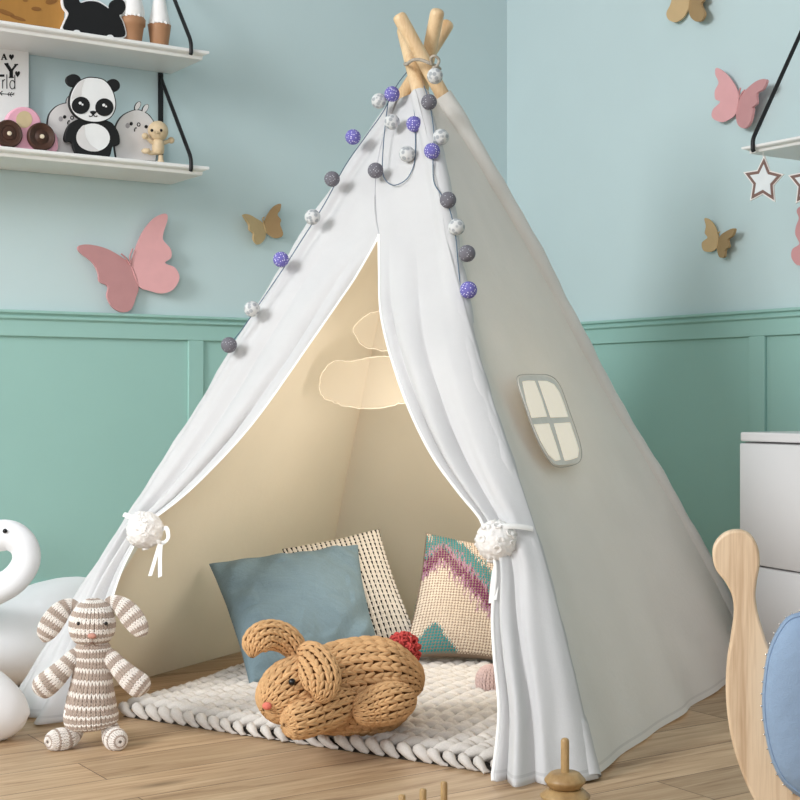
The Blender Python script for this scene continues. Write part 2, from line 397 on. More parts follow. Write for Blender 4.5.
struct(MB().box(CN+nR*.014, eR*WL, nR*.012, UP*.1).build('baseboard_right', M_base, smooth=False, bevel=.003))

# ================================================================= tent
gFR, gFL, gBR = ground(588, 780), ground(18, 710), ground(757, 665)
gBL = gFL+gBR-gFR
POLE = {'C': (gFL, at(449, 22, 3.46)), 'D': (gFR, at(403, 28, 3.42)), 'A': (gBR, at(398, 14, 3.28)), 'B': (gBL, at(438, 9, 3.30))}
ZT = 1.362
AX = (gFL+gBR)/2
BEND = {'C': (.020, .62, .34), 'D': (-.034, .74, .30), 'A': (-.020, .68, .26), 'B': (0, .7, .3)}      # poles flex a little under the cloth
def pole(k, z):
    a, b = POLE[k]; m, c, w_ = BEND[k]
    return a+(b-a)*((z-a[2])/(b[2]-a[2]))+V3(m*math.exp(-((z-c)/w_)**2)*min(1, max(0, (1.5-z)*3)), 0, 0)
def bow(z): return .020*math.sin(math.pi*min(max(z/ZT, 0), 1))
def pole_out(k, z, off=0.):
    p = pole(k, z); r = p-AX; r[2] = 0; q = np.linalg.norm(r)
    return p+r/max(q, 1e-6)*(bow(z)+off)*min(1, q/.06)
NF = np.cross(gFR-gFL, (pole('C', ZT)+pole('D', ZT))/2-gFL); NF = nrm(NF); NF = NF if NF[1] < 0 else -NF     # out of the front face
NS = nrm(np.cross(gBR-gFR, (pole('A', ZT)+pole('D', ZT))/2-gFR)); NS = NS if NS[0] > 0 else -NS               # out of the right side
def fpt(u, v, off=0.): return on(u, v, gFL+NF*off, NF)
def spt(u, v, off=0.): return on(u, v, gFR+NS*(off+.018), NS)
def fsz(u, v):
    p = fpt(u, v); a, b = pole_out('C', p[2]), pole_out('D', p[2]); return float(np.dot(p-a, b-a)/np.dot(b-a, b-a)), float(p[2])

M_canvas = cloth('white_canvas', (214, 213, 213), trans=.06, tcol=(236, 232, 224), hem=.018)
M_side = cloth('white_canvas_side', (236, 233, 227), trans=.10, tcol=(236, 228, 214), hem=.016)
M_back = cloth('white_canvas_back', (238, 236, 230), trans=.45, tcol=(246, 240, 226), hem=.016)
M_lining = cloth('cream_lining', (242, 231, 214), trans=.45, tcol=(252, 240, 220), weave=500, bump=.2)
M_pole = wood('pale_pole_wood', (232, 202, 160), (206, 166, 120), grain=30, stretch=(1, 1, .12))
M_seam = mat('grey_seam_thread', (205, 205, 208), var=.03)
M_pipe = mat('white_hem_piping', (250, 249, 246), var=.02, rough=.8)

tent = thing('play_tent', 'white canvas teepee play tent with four wooden poles and tied back front curtains', 'tent', AX)
for k in 'ABCD':
    a, b = POLE[k]; d = nrm(b-a); a2 = a+d*.035; L = np.linalg.norm(b-a2)
    ts = list(np.linspace(0, .98, 24))+[1-.012/L, 1-.006/L, 1-.002/L, 1]
    MB().tube([pole(k, a2[2]+(b[2]-a2[2])*t) for t in ts], [.0165]*25+[.0155, .0125, .008], 20).build('pole', M_pole, tent)
    m = MB(); zs = np.linspace(.003, ZT, 70); ph = random.random()*9
    pts = [pole_out(k, z) for z in zs]
    if k != 'B':
        pts = [p+V3(math.sin(z*23+ph)*.0012, 0, 0) for p, z in zip(pts, zs)]
    rad = [.0225+.0009*math.sin(z*37+ph)+.0008*math.sin(z*83+ph*2) for z in zs]
    rad = np.array(rad)*np.interp(zs, [0, .1, 1.2, ZT], [1.0, 1.0, 1.0, .95])
    m.tube(pts, rad, 22, cap=False).build('pole_sleeve', M_canvas if k in 'CD' else M_side, tent)

def panel(k, q, name, m, off, z0=.004, ns=40, nz=60, wave=.0, norm=None, inward=False):
    P = np.zeros((ns+1, nz+1, 3)); UVs = np.zeros((ns+1, nz+1, 2))
    for j in range(nz+1):
        z = z0+(ZT-z0)*j/nz
        a, b = (pole_out(k, z, off), pole_out(q, z, off))
        for i in range(ns+1):
            s = i/ns; p = a+(b-a)*s
            if norm is not None:
                e = math.sin(math.pi*s)
                p = p+norm*(wave*(math.sin(s*17+1)*.5+math.sin(s*31))*math.exp(-z/.12)*e + .006*e*noise.noise(Vector((s*5, z*4, 3)))+(.0205 if k == 'D' else .010)*math.exp(-((s-.0)/(.09 if k == 'D' else .05))**2)+.008*math.exp(-((s-1)/.05)**2))
            P[i, j] = p; UVs[i, j] = (s, z)
    return MB().grid(P, uv=UVs.reshape(-1, 2)).build(name, m, tent)
panel('D', 'A', 'side_panel', M_side, .002, norm=NS, wave=.008)
panel('C', 'B', 'side_panel', M_back, .002, norm=nrm(V3(-.889, .457, .4)), wave=.006)
panel('B', 'A', 'back_panel', M_back, .002, norm=nrm(V3(.444, .896, .4)), wave=.006)
for k, q in (('C', 'B'), ('B', 'A'), ('D', 'A')): panel(k, q, 'lining', M_lining, -.045)

# ---- front curtains: inner edges measured on the front face, folds run down to the ties and fan out below
TL, TR = fsz(147, 528), fsz(504, 540)
apex = fsz(385, 238)
def edge_fn(px):
    q = np.array([fsz(*p) for p in px]); q = cr(q, 6); o = np.argsort(q[:, 1]); return q[o, 1], q[o, 0]
EL = edge_fn([(386, 238), (356, 284), (324, 333), (293, 378), (260, 424), (227, 462), (190, 498), (163, 519), (151, 531), (143, 548), (132, 576), (122, 622), (116, 660), (114, 700)])
ER = edge_fn([(385, 238), (387, 275), (391, 311), (400, 349), (410, 377), (421, 405), (446, 457), (472, 494), (494, 521), (499, 540), (509, 566), (507, 612), (510, 650), (517, 700), (516, 735), (514, 762)])
zo = apex[1]
def seam_s(z): return float(np.interp(z, [zo, ZT], [apex[0], fsz(390, 100)[0]]))
NFH = nrm(NF*V3(1, 1, 0))
def curtain(side):
    zs = np.concatenate([np.linspace(.005, zo, 110), np.linspace(zo, ZT, 24)[1:]]); nu = 56
    E = EL if side == 'L' else ER; zt = (TL if side == 'L' else TR)[1]
    P = np.zeros((nu+1, len(zs), 3)); UVs = np.zeros((nu+1, len(zs), 2)); edge = []
    for j, z in enumerate(zs):
        si = float(np.interp(z, *E)) if z < zo else seam_s(z)
        a, b = pole_out('C', z), pole_out('D', z)
        # fold depth: nothing at the top, gathered at the tie, deep and wide at the floor
        A = np.interp(z, [0, zt*.5, zt, zt+.12, zo-.18, zo], [.052, .040, .024, .030, .016, 0])
        for i in range(nu+1):
            q = i/nu                                     # 0 at the pole sleeve, 1 at the inner edge
            s = si*q if side == 'L' else 1-(1-si)*q
            wob = .05*math.sin(z*4+(1 if side == 'L' else 0))
            cuts = (0, .50+wob, .86+wob*.4, 1.12) if side == 'R' else (0, .42+wob, .80-wob*.5, 1.15)
            for ci in range(len(cuts)-1):
                if cuts[ci] <= q <= cuts[ci+1]: x = (q-cuts[ci])/(cuts[ci+1]-cuts[ci]); amp = (1.0, .85, .6, .5)[ci]; first = ci == 0
            fold = A*amp*(math.sin(math.pi*x)**.75 if not first else (math.sin(math.pi*(.35+.65*x))-math.sin(math.pi*.35)*(1-x)))
            fold += A*.12*math.sin(q*23+z*5)*min(1, q*5)*np.interp(z, [0, zt, zt+.2], [.8, .9, .3])
            fold += np.interp(z, [0, .06, zt, zt+.1], [.052, .040, .004, 0])*min(1, q*2.2)
            fold += .005*noise.noise(Vector((q*3, z*6, 5 if side == 'L' else 9)))*min(1, q*5)*(z < zo+.1)
            dist = q*np.linalg.norm(b-a)*(si if side == 'L' else 1-si)
            keep = 1.0 if side == 'L' else float(np.interp(z, [.7, 1.0], [0, 1]))
            base = .0225-keep*.010*(1-math.exp(-(dist/.022)**4))+(1-keep)*.0015
            if z < zo: base -= .010*max(0, (q-.90)/.10)**2*np.interp(z, [zt, zo-.1, zo], [0, 1, 0])
            wrap = (1-keep)*max(0, 1-dist/.035)**1.5 if side == 'R' else 0.
            pt = a+(b-a)*s+nrm(NF*(1-.85*wrap)+NS*wrap*1.3)*base+NFH*fold; pt[2] = z+(pt[2]-z)*min(1, z/.15); P[i, j] = pt; UVs[i, j] = (q, z)
        if z <= zo: edge.append(P[nu, j]+NF*.001)
    MB().grid(P, uv=UVs.reshape(-1, 2)).build('front_curtain', M_canvas, tent, solid=.0018)
    MB().tube(edge, .0032, 8, flat=.6).build('hem_piping', M_pipe, tent)
    return P, zs
PL_, ZL_ = curtain('L'); PR_, ZR_ = curtain('R')
MB().tube([pole_out('C', z)*(1-seam_s(z))+pole_out('D', z)*seam_s(z)+NF*.0135 for z in np.linspace(zo, ZT, 30)], .0014, 6).build('seam', M_seam, tent)

# ---- side window with rounded corners and four panes
def spx(x, y): return (380+x/3.077, 340+y/3.077)
fr = cr([spx(*p) for p in [(434, 113), (480, 111), (520, 115), (550, 143), (579, 222), (611, 318), (613, 364), (588, 380), (548, 385), (525, 368), (484, 296), (446, 190), (428, 132)]], 5, True)
win = MB().prism([spt(u, v, .0030) for u, v in fr], NS, .003).build('side_window', mat('grey_window_frame_cloth', (230, 226, 217), var=.04, rough=.85, bump=.2, bscale=700), tent, label='grey cloth window frame with rounded corners')
m = MB()
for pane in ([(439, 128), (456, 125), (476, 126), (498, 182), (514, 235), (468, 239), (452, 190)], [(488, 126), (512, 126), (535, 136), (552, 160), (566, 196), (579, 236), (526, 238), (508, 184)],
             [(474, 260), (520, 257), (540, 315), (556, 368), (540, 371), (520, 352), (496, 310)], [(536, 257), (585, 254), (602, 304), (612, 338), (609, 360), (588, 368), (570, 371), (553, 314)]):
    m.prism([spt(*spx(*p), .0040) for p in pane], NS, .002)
M_pane = mat('warm_white_glowing_pane_cloth', (250, 238, 220), var=.02, rough=.8, emit=.30)  # emission stands in for light coming through the pane cloth
m.build('pane', M_pane, win, label='warm white window panes with added glow')
ring = [spt(u, v, .0022) for u, v in cr([spx(*p) for p in [(430, 108), (480, 106), (523, 110), (554, 140), (584, 221), (616, 318), (618, 368), (590, 386), (546, 391), (520, 371), (479, 297), (441, 191), (422, 129)]], 5, True)]
MB().tube(ring, .0009, 6, closed=True).build('stitching', mat('grey_stitch_thread', (176, 174, 168), var=.03), win)

# ---- rope lashing at the crossing
M_rope = mat('taupe_rope', (176, 166, 152), var=.12, scale=200, bump=.4, bscale=500)
kp = [at(*p) for p in [(407, 64, 3.29), (413, 60, 3.26), (421, 60, 3.255), (429, 63, 3.25), (436, 66, 3.27), (440, 69, 3.32), (436, 66, 3.40), (424, 62, 3.45), (411, 62, 3.40), (405, 64, 3.33)]]
MB().tube(cr(kp, 6, True), .0038, 8, closed=True).build('rope_lashing', M_rope, tent)
kn = [at(*p) for p in [(432, 64, 3.25), (431, 58, 3.24), (435, 56, 3.235), (439, 60, 3.24), (437, 66, 3.24), (433, 68, 3.24), (436, 72, 3.24)]]
MB().tube(cr(kn, 6), .0034, 8).build('rope_knot', M_rope, tent)

# ================================================================= pompom tiebacks
M_pom = mat('white_rosette_felt', (240, 236, 232), var=.05, scale=90, rough=.9, bump=.8, bscale=150)
M_rib = mat('white_ribbon', (245, 243, 240), var=.03, rough=.5, sheen=.2)
def tieback(u, v, rpx, label, P, zs, ribbons, right):
    # sits just in front of the gathered cloth
    c = fpt(u, v, .062); r = rpx*c[1]/F
    t = thing('pompom_tieback', label, 'curtain tieback', c, 'pompom curtain tiebacks')
    def dsp(d):
        q = Vector(d*3.2)+Vector((u, 0, 0)); a = noise.voronoi(q)[0]
        return 1+.13*(a[1]-a[0])-.04+.05*noise.noise(Vector(d*9))
    MB().sphere(c, r, nu=64, nv=40, disp=dsp).build('pompom', M_pom, t)
    m = MB()
    for i in range(26):                                  # small curled petals standing off the ball
        d = nrm(rng.normal(size=3)); a = nrm(np.cross(d, rng.normal(size=3))); b = np.cross(d, a)
        m.tube([c+d*r*(.975+.01*x)+(a*math.cos(x)+b*math.sin(x))*r*(.13+.05*x/5) for x in np.linspace(0, 4.6, 10)], .0018, 6, flat=1.6)
    m.build('petals', M_pom, t)
    j = int(np.argmin(abs(zs-c[2]))); row = P[:, j]
    ends = [row[0]+NF*.002, row[-1]+NF*.004]
    loop = [ends[0]*(1-x)+ends[1]*x+NF*(.006+.034*math.sin(math.pi*x)**.8)+UP*(.012*(1-x)-.006) for x in np.linspace(.28 if not right else .04, .97, 24)]
    MB().tube(loop, .0055, 8, flat=.3, up=NF).build('strap', M_rib, t)
    for px in ribbons:
        q = [fpt(a, b, .045+.012*i) for i, (a, b) in enumerate(px)]
        MB().tube(cr(q, 5), .0048, 8, flat=.14, up=NF).build('ribbon', M_rib, t)
tieback(145, 530, 18.5, 'white rosette pompom tieback on the left front curtain', PL_, ZL_,
        [[(158, 532), (166, 528), (168, 538), (161, 544), (158, 540)], [(160, 541), (156, 556), (150, 576)], [(161, 541), (160, 558), (160, 577)]], False)
tieback(496.5, 541, 21, 'white rosette pompom tieback on the right front curtain', PR_, ZR_,
        [[(498, 558), (494, 574), (491, 603)], [(499, 558), (497, 580), (494, 600)]], True)

# ================================================================= garland of felt balls
M_fb = {'p': dotted('purple_felt_white_dots', (112, 106, 180), (232, 230, 245), 200, .26),
        'l': dotted('light_grey_felt_grey_spots', (212, 213, 212), (164, 168, 172), 95, .40, .12),
        'd': dotted('dark_grey_felt_pale_flecks', (112, 110, 118), (200, 200, 206), 190, .17, .06)}
LBL = {'p': 'purple felt ball with white dots', 'l': 'pale grey felt ball with grey spots', 'd': 'dark grey felt ball with pale flecks'}
gar = thing('ball_garland', 'string of purple and grey felt balls draped over the tent top', 'garland', fpt(424, 110, .04))
proto = {}
for c, u, v in [('p', 392, 94), ('l', 379, 101), ('p', 353, 137), ('d', 332, 179), ('l', 312.5, 217), ('p', 281, 259.5), ('l', 252, 309), ('d', 229, 345),
                ('l', 392, 122), ('p', 414, 124), ('l', 407, 154), ('d', 375.5, 170.5), ('d', 429, 102), ('l', 435, 76), ('l', 441, 137), ('p', 432, 151),
                ('d', 448, 200), ('l', 456.5, 227), ('d', 467, 253.5), ('p', 468.5, 290)]:
    p = fpt(u, v, .072 if u > 425 else .048)
    if v < 90: p = at(u, v, 3.20)
    if c not in proto:
        o = MB().sphere(p, .0178, nu=28, nv=18).build('felt_ball', M_fb[c], gar, loc=p, label=LBL[c]); proto[c] = o
    else:
        o = proto[c].copy(); COL.objects.link(o); o.parent = gar; o.location = Vector(p-wloc(gar))
    o.rotation_euler = (u, v, u*v)
M_str = mat('blue_grey_cord', (92, 112, 132), var=.05)
for px in ([(407, 72), (399, 82), (392, 94), (383, 112), (366, 136), (345, 166), (325, 203), (303, 238), (285, 266), (262, 300), (243, 328), (231, 343)],
           [(389, 96), (386, 118), (383, 150), (383, 174), (390, 184), (399, 184), (409, 176), (415, 158), (415, 120), (413, 100)],
           [(424, 86), (430, 105), (434, 135), (433, 160), (434, 182), (441, 194), (449, 208), (455, 232), (458, 262), (460, 285), (461, 301)]):
    MB().tube(cr([fpt(u, v, .060 if px[0][0] == 424 else .036) for u, v in px], 6), .0013, 6).build('cord', M_str, gar)

# ================================================================= sheer clouds hanging in the tent
def sheer():
    k = NT('sheer_cream_organza'); k.b.inputs['Base Color'].default_value = lin((236, 224, 204)); k.b.inputs['Roughness'].default_value = .8
    k.b.inputs['Emission Color'].default_value = lin((255, 238, 208)); k.b.inputs['Emission Strength'].default_value = .0
    tr = k.n('ShaderNodeBsdfTransparent'); mx = k.n('ShaderNodeMixShader', Fac=.24); k.l(tr, 'BSDF', mx, 1); k.l(k.b, 'BSDF', mx, 2); k.l(mx, 'Shader', k.out, 'Surface')
    return k.m
M_sheer = sheer(); M_wire = mat('cream_wire_edge', (250, 240, 222), var=.03)
for lab, px, Y, top in (('upper sheer cream cloud hanging inside the tent', [(353, 331), (358, 322), (368, 314), (383, 310), (398, 311), (412, 318), (422, 330), (418, 342), (408, 350), (392, 351), (376, 349), (363, 346)], 3.42, (390, 250)),
                   ('lower and larger sheer cream cloud hanging inside the tent', [(319, 386), (324, 370), (335, 361), (352, 361), (366, 358), (384, 356), (402, 359), (420, 366), (436, 378), (440, 390), (432, 400), (414, 401), (398, 404), (380, 408), (358, 408), (338, 404), (324, 398)], 3.46, (378, 250))):
    q = cr(px, 5, True)
    q = np.array([(u+1.3*noise.noise(Vector((u*.2, v*.2, 1))), v+1.6*noise.noise(Vector((u*.25, v*.25, 4)))) for u, v in q])
    P = [at(u, v, Y) for u, v in q]; c = np.mean(P, 0)
    t = thing('hanging_cloud', lab, 'hanging decoration', c, 'sheer clouds in the tent')
    MB().prism(P, V3(0, -1, 0), .003).build('organza', M_sheer, t)
    MB().tube(P, .0014, 6, closed=True).build('wire_edge', M_wire, t)
    MB().tube([P[int(np.argmax([p[2] for p in P]))], at(*top, Y-.02)], .0004, 5).build('thread', M_wire, t)
# ================================================================= chunky knitted rug
M_rug = vcol('chunky_pale_grey_yarn', rough=.9, bump=.25, bscale=350)
ea, eb = nrm(gFR-gFL), nrm(gBL-gFL)
def tp(a, b, z=0.): return gFL+ea*a+eb*b+UP*z
rug_a0, rug_a1, rug_b0, rug_b1 = .215, 1.15, -.005, 1.04
# front edge found from the photo, then the mat runs back inside the tent
qa = [ground(118, 712, .01), ground(500, 770, .01)]
r0 = qa[0]; rx = nrm((qa[1]-qa[0])*V3(1, 1, 0)); ry = nrm(eb*V3(1, 1, 0)); RLx, RLy = .915, .86
rug_c = r0+rx*RLx/2+ry*RLy/2; rug_c[2] = 0
def rug_surf(S, T):
    S, T = np.asarray(S, float), np.asarray(T, float)
    x = S*RLx+np.sin(T*9)*.008; y = T*RLy+np.sin(S*11)*.006
    z = .010+.002*np.sin(S*13+1)*np.cos(T*11)
    wr_ = np.clip((.045-y)/.045, 0, 1)                      # the front edge rolls over towards the floor
    z = z*(1-wr_**2*.75); y = np.where(y < .045, .045-.040*np.sin(wr_*np.pi/2), y)
    return r0*V3(1, 1, 0)+x[..., None]*rx+y[..., None]*ry+z[..., None]*UP
m = MB()
knit(m, rug_surf, 27, 14, .0115, wrap=False, K=6, sides=8, lift=.18, jitter=.03, bulge=1.0, fill=.265, spread=.42, color=lambda s, t, I, J, p: np.array(lin((216, 210, 203)))[:3]*(1+rng.normal(0, .03, (len(I), 1))))
gs, gt = np.meshgrid(np.linspace(.01, .99, 30), np.linspace(.004, .99, 60), indexing='ij')
bp_ = rug_surf(gs, gt)-UP*.007
m.grid(bp_, col=np.array(lin((92, 86, 80)))[:3])  # dark underlay colour stands in for shade between the stitches
m.grid(bp_*V3(1, 1, 0)+UP*.001, col=np.array(lin((92, 86, 80)))[:3], flip=True)
rug = m.build('knitted_rug', M_rug, loc=rug_c)
tag(rug, 'thick hand knitted pale grey rug lying on the tent floor', 'rug')
RZ = .026

# ================================================================= cushions
def pillow_surf(TLp, TRp, BRp, BLp, thick, nrm_dir, side=1, pinch=.07):
    TLp, TRp, BRp, BLp = map(np.asarray, (TLp, TRp, BRp, BLp))
    def surf(S, T):
        a, b = np.asarray(S, float)*2-1, np.asarray(T, float)*2-1           # a across, b up
        a2 = a*(1-pinch*(1-b*b)*abs(a)); b2 = b*(1-pinch*(1-a*a)*abs(b))
        x, y = (a2+1)/2, (b2+1)/2
        P = (BLp*((1-x)*(1-y))[..., None]+BRp*(x*(1-y))[..., None]+TRp*(x*y)[..., None]+TLp*((1-x)*y)[..., None])
        h = np.clip((1-a**2)*(1-b**2), 0, 1)**.42
        h = h*(1+.05*np.sin(a*5+b*4))
        return P+side*thick*h[..., None]*nrm_dir
    return surf
def pillow_body(mb, corners, thick, nd, col=None, n=40, wrinkle=0., uv=True):
    for side in (1, -1):
        S, T = np.meshgrid((1-np.cos(np.linspace(0, 1, n)*np.pi))/2, (1-np.cos(np.linspace(0, 1, n)*np.pi))/2, indexing='ij')
        P = pillow_surf(*corners, thick, nd, side)(S, T)
        if wrinkle:
            for i in range(1, n-1):
                for j in range(1, n-1):
                    a, b = S[i, j]*2-1, T[i, j]*2-1; rr = math.hypot(a, b); k = math.atan2(b, a)
                    P[i, j] += nd*side*wrinkle*rr*(noise.noise(Vector((k*3.5, rr*.8, side)))+.6*math.sin(abs(a*b)*14)*(rr > .7))*min(1, (1-max(abs(a), abs(b)))*6)
        mb.grid(P, col=col, uv=np.stack([S, T], -1).reshape(-1, 2), flip=(side < 0))
def orient(c):
    TLp, TRp, BRp, BLp = c; n = nrm(np.cross(TRp-BLp, TLp-BRp)); return n if n[1] < 0 else -n
# denim-blue linen cushion
c1 = [at(209, 564, 3.42), at(358, 545, 3.52), at(381, 655, 3.36), at(250, 687, 3.19)]
m = MB(); pillow_body(m, c1, .080, orient(c1), wrinkle=.014, n=64)
o = m.build('cushion', cloth('blue_grey_linen', (120, 141, 150), weave=420, bump=.7, slub=.12), loc=np.mean(c1, 0)); tag(o, 'plain blue grey linen cushion propped behind the tan knitted rabbit', 'cushion')
# white chunky knit with black gaps
c2 = [at(282, 549, 3.66), at(379, 529, 3.68), at(419, 640, 3.50), at(318, 668, 3.47)]
M_vk = vcol('knitted_wool', bump=.25)
cush = thing('cushion', 'cream chunky knit cushion speckled with black gaps, behind the blue cushion', 'cushion', np.mean(c2, 0))
m = MB(); pillow_body(m, c2, .062, orient(c2), col=np.array(lin((34, 32, 32)))[:3])
for sd in (1, -1):
    sf = pillow_surf(*c2, .062, orient(c2), sd)
    knit(m, (lambda S, T, sf=sf: sf(T, S)) if sd > 0 else (lambda S, T, sf=sf: sf(1-T, S)), 22, 20, .0090, .015, .985, .015, .985, wrap=False, K=5, sides=6, lift=.2, jitter=.03, fill=.31, spread=.34, color=lambda s, t, I, J, p: np.array(lin((232, 224, 212)))[:3]*np.ones((len(I), 1)))
m.build('knit_cover', M_vk, cush)
# cream knit with teal and plum bands
c3 = [at(426, 533, 3.56), at(522, 548, 3.60), at(520, 664, 3.45), at(402, 658, 3.42)]
cush = thing('cushion', 'cream knit cushion with teal and plum diagonal bands, beside the right curtain', 'cushion', np.mean(c3, 0))
CR, TE, PU, LV = [np.array(lin(c))[:3] for c in ((222, 208, 190), (58, 138, 140), (112, 44, 88), (176, 134, 158))]
def band(s, t, I, J, p):
    x = t; y = s                                                   # across, up
    d = y-(1.02-.80*abs(x-.18))                                    # distance above a roof-shaped line with its ridge near the left
    d = d+rng.normal(0, .018, len(x))
    c = np.tile(CR, (len(x), 1)); d = d+rng.normal(0, .02, len(x))
    def put(lo, hi, col):
        k = (d > lo) & (d < hi); c[k] = col
    put(-.31, -.26, LV); put(-.26, -.15, PU); put(-.15, -.10, LV); put(-.10, .06, TE); put(.06, .12, CR)
    k = (y < .24-.9*abs(x-.20)) ; c[k] = TE
    return c*(1+rng.normal(0, .05, (len(x), 1)))
m = MB(); pillow_body(m, c3, .06, orient(c3), col=np.array(lin((146, 128, 112)))[:3])
for sd in (1, -1):
    sf = pillow_surf(*c3, .06, orient(c3), sd)
    knit(m, (lambda S, T, sf=sf: sf(T, S)) if sd > 0 else (lambda S, T, sf=sf: sf(1-T, S)), 44, 36, .0060, .01, .99, .01, .99, wrap=False, K=4, sides=5, lift=.2, color=band, fill=.30, spread=.36)
m.build('knit_cover', M_vk, cush)

# ================================================================= tan knitted rabbit lying on the rug
TAN = np.array(lin((214, 170, 122)))[:3]; TAN_GAP_SHADE = np.array(lin((96, 60, 30)))[:3]  # second tone is the core, darkened as shade in the yarn gaps
tanc = lambda s, t, I, J, p: TAN*(1+rng.normal(0, .05, (len(I), 1)))
M_tan = vcol('tan_wool_yarn', bump=.35)
rab = thing('knitted_rabbit', 'tan chunky knitted toy rabbit lying on the rug with red pompom tail', 'soft toy', at(345, 700, 2.73)*V3(1, 1, 0)+UP*RZ)
def knitted(name, pts, rad, ns, nt, r, parent, m, colr, base, flat=None, up=(0, 0, 1), lift=.35, label=None):
    sf = sweep_surf(pts, rad, flat, up); mb = MB(); surf_grid(mb, sf, 36, 28, col=base)
    knit(mb, sf, ns, nt, r, .015, .985, color=colr, lift=lift)
    return mb.build(name, m, parent, label=label)
RA = lambda u, v, Y: at(u, v, Y-.085)
knitted('body', [RA(423, 690, 2.86), RA(412, 686, 2.86), RA(385, 685, 2.85), RA(350, 687, 2.83), RA(318, 692, 2.80), RA(296, 697, 2.77), RA(280, 700, 2.75)],
        [.002, .048, .082, .084, .072, .050, .004], 20, 27, .0080, rab, M_tan, tanc, TAN_GAP_SHADE)
head = knitted('head', [RA(334, 680, 2.78), RA(326, 682, 2.77), RA(308, 685, 2.735), RA(291, 692, 2.70), RA(276, 701, 2.67), RA(267, 707, 2.655), RA(263, 710, 2.65)],
        [.002, .034, .050, .053, .041, .025, .002], 13, 19, .0070, rab, M_tan, tanc, TAN_GAP_SHADE)
knitted('ear', [RA(302, 668, 2.74), RA(297, 652, 2.74), RA(287, 640, 2.735), RA(274, 635, 2.725), RA(262, 637, 2.71), RA(254, 646, 2.70), RA(252, 658, 2.695)],
        [.012, .020, .025, .027, .026, .022, .003], 14, 12, .0052, rab, M_tan, tanc, TAN_GAP_SHADE, flat=[.55, .5, .5, .5], up=(.1, -1, .55))
knitted('ear', [RA(300, 652, 2.72), RA(309, 655, 2.70), RA(317, 666, 2.675), RA(321, 680, 2.655), RA(319, 694, 2.645), RA(314, 700, 2.645)],
        [.012, .026, .033, .034, .024, .003], 12, 13, .0056, rab, M_tan, tanc, TAN_GAP_SHADE, flat=[.45, .45, .45], up=(.2, -1, .1))
knitted('leg', [RA(352, 700, 2.74), RA(336, 706, 2.71), RA(315, 714, 2.67), RA(300, 720, 2.64), RA(288, 724, 2.63), RA(284, 725, 2.625)],
        [.018, .030, .031, .029, .022, .002], 11, 14, .0060, rab, M_tan, tanc, TAN_GAP_SHADE)
knitted('leg', [RA(412, 696, 2.77), RA(404, 699, 2.75), RA(388, 703, 2.73), RA(371, 708, 2.715), RA(358, 712, 2.70), RA(354, 713, 2.70)],
        [.003, .026, .034, .030, .020, .002], 12, 16, .0062, rab, M_tan, tanc, TAN_GAP_SHADE)
MB().sphere(RA(292, 682, 2.636), .0066).build('eye', mat('black_bead', (16, 14, 14), rough=.2), head, label='black bead eye')
MB().sphere(RA(267, 706, 2.628), [.0085, .006, .007]).build('nose', mat('coral_nose', (224, 122, 104), rough=.8), head, label='coral pink nose')
def fuzz(name, c, r, col, parent, n=240, label=None, seed=1):
    rg = np.random.default_rng(seed); m = MB(); cc = np.array(lin(col))[:3]
    m.sphere(c, r*.80, col=cc*.6)
    for i in range(n):
        d = nrm(rg.normal(size=3)); a = nrm(np.cross(d, rg.normal(size=3)))
        m.tube([c+d*r*.72, c+d*r*.92+a*r*.12, c+d*r*1.0+a*r*.3, c+d*r*.93+a*r*.46], [r*.07, r*.075, r*.07, r*.03], 5, col=cc*(1+rg.normal(0, .10)))
    return m.build(name, M_vk, parent, label=label)
fuzz('tail', RA(403, 650, 2.90), .034, (204, 82, 78), rab, label='red yarn pompom tail')

# small dusty pink knitted ball half behind the right curtain
cb = at(493, 681, 3.15); sfb = sweep_surf([cb+V3(0, 0, h) for h in (-.037, -.030, -.012, .012, .030, .037)], [.001, .022, .034, .034, .022, .001], up=(0, 1, 0))
m = MB(); DP = np.array(lin((208, 182, 176)))[:3]; surf_grid(m, sfb, 30, 28, col=DP*.6); knit(m, sfb, 16, 26, .0035, .01, .99, color=lambda s, t, I, J, p: DP*(1+rng.normal(0, .04, (len(I), 1))))
tag(m.build('knitted_ball', M_vk, loc=cb-UP*.037), 'small dusty pink knitted ball on the rug beside the right curtain', 'toy ball')

# ================================================================= striped knitted rabbit doll standing at the left
YD = 2.745
DA = lambda u, v, dy=0.: at(u, v, YD+dy)
BE, WHT = np.array(lin((182, 165, 152)))[:3], np.array(lin((238, 231, 224)))[:3]
def stripes(n_on, off=0, sub=2):
    def f(s, t, I, J, p):
        k = ((I+off) % n_on) < sub
        return np.where(k[:, None], WHT, BE)*(1+rng.normal(0, .04, (len(I), 1)))
    return f
M_doll = vcol('striped_cotton_knit', bump=.25)
doll = thing('rabbit_doll', 'beige and white striped knitted rabbit doll standing before the left curtain', 'soft toy', ground(93, 745)*V3(1, 1, 0))
body = knitted('body', [DA(93, 640), DA(93, 645), DA(93, 660), DA(92, 680), DA(91, 702), DA(91, 718), DA(91.5, 726), DA(92, 731)], [.010, .030, .033, .037, .045, .049, .040, .003], 36, 34, .0028, doll, M_doll, stripes(3, 0, 1), BE*.6, up=(0, -1, 0), flat=[.85, .8, .8, .8])
head = knitted('head', [DA(93, 598), DA(93, 601), DA(93, 610), DA(92.5, 621), DA(92, 632), DA(92, 640), DA(92, 645), DA(92, 647)], [.002, .018, .034, .041, .040, .032, .018, .002], 30, 32, .0025, doll, M_doll, stripes(4, 1, 2), BE*.6, up=(0, -1, 0), flat=[.9, .9])
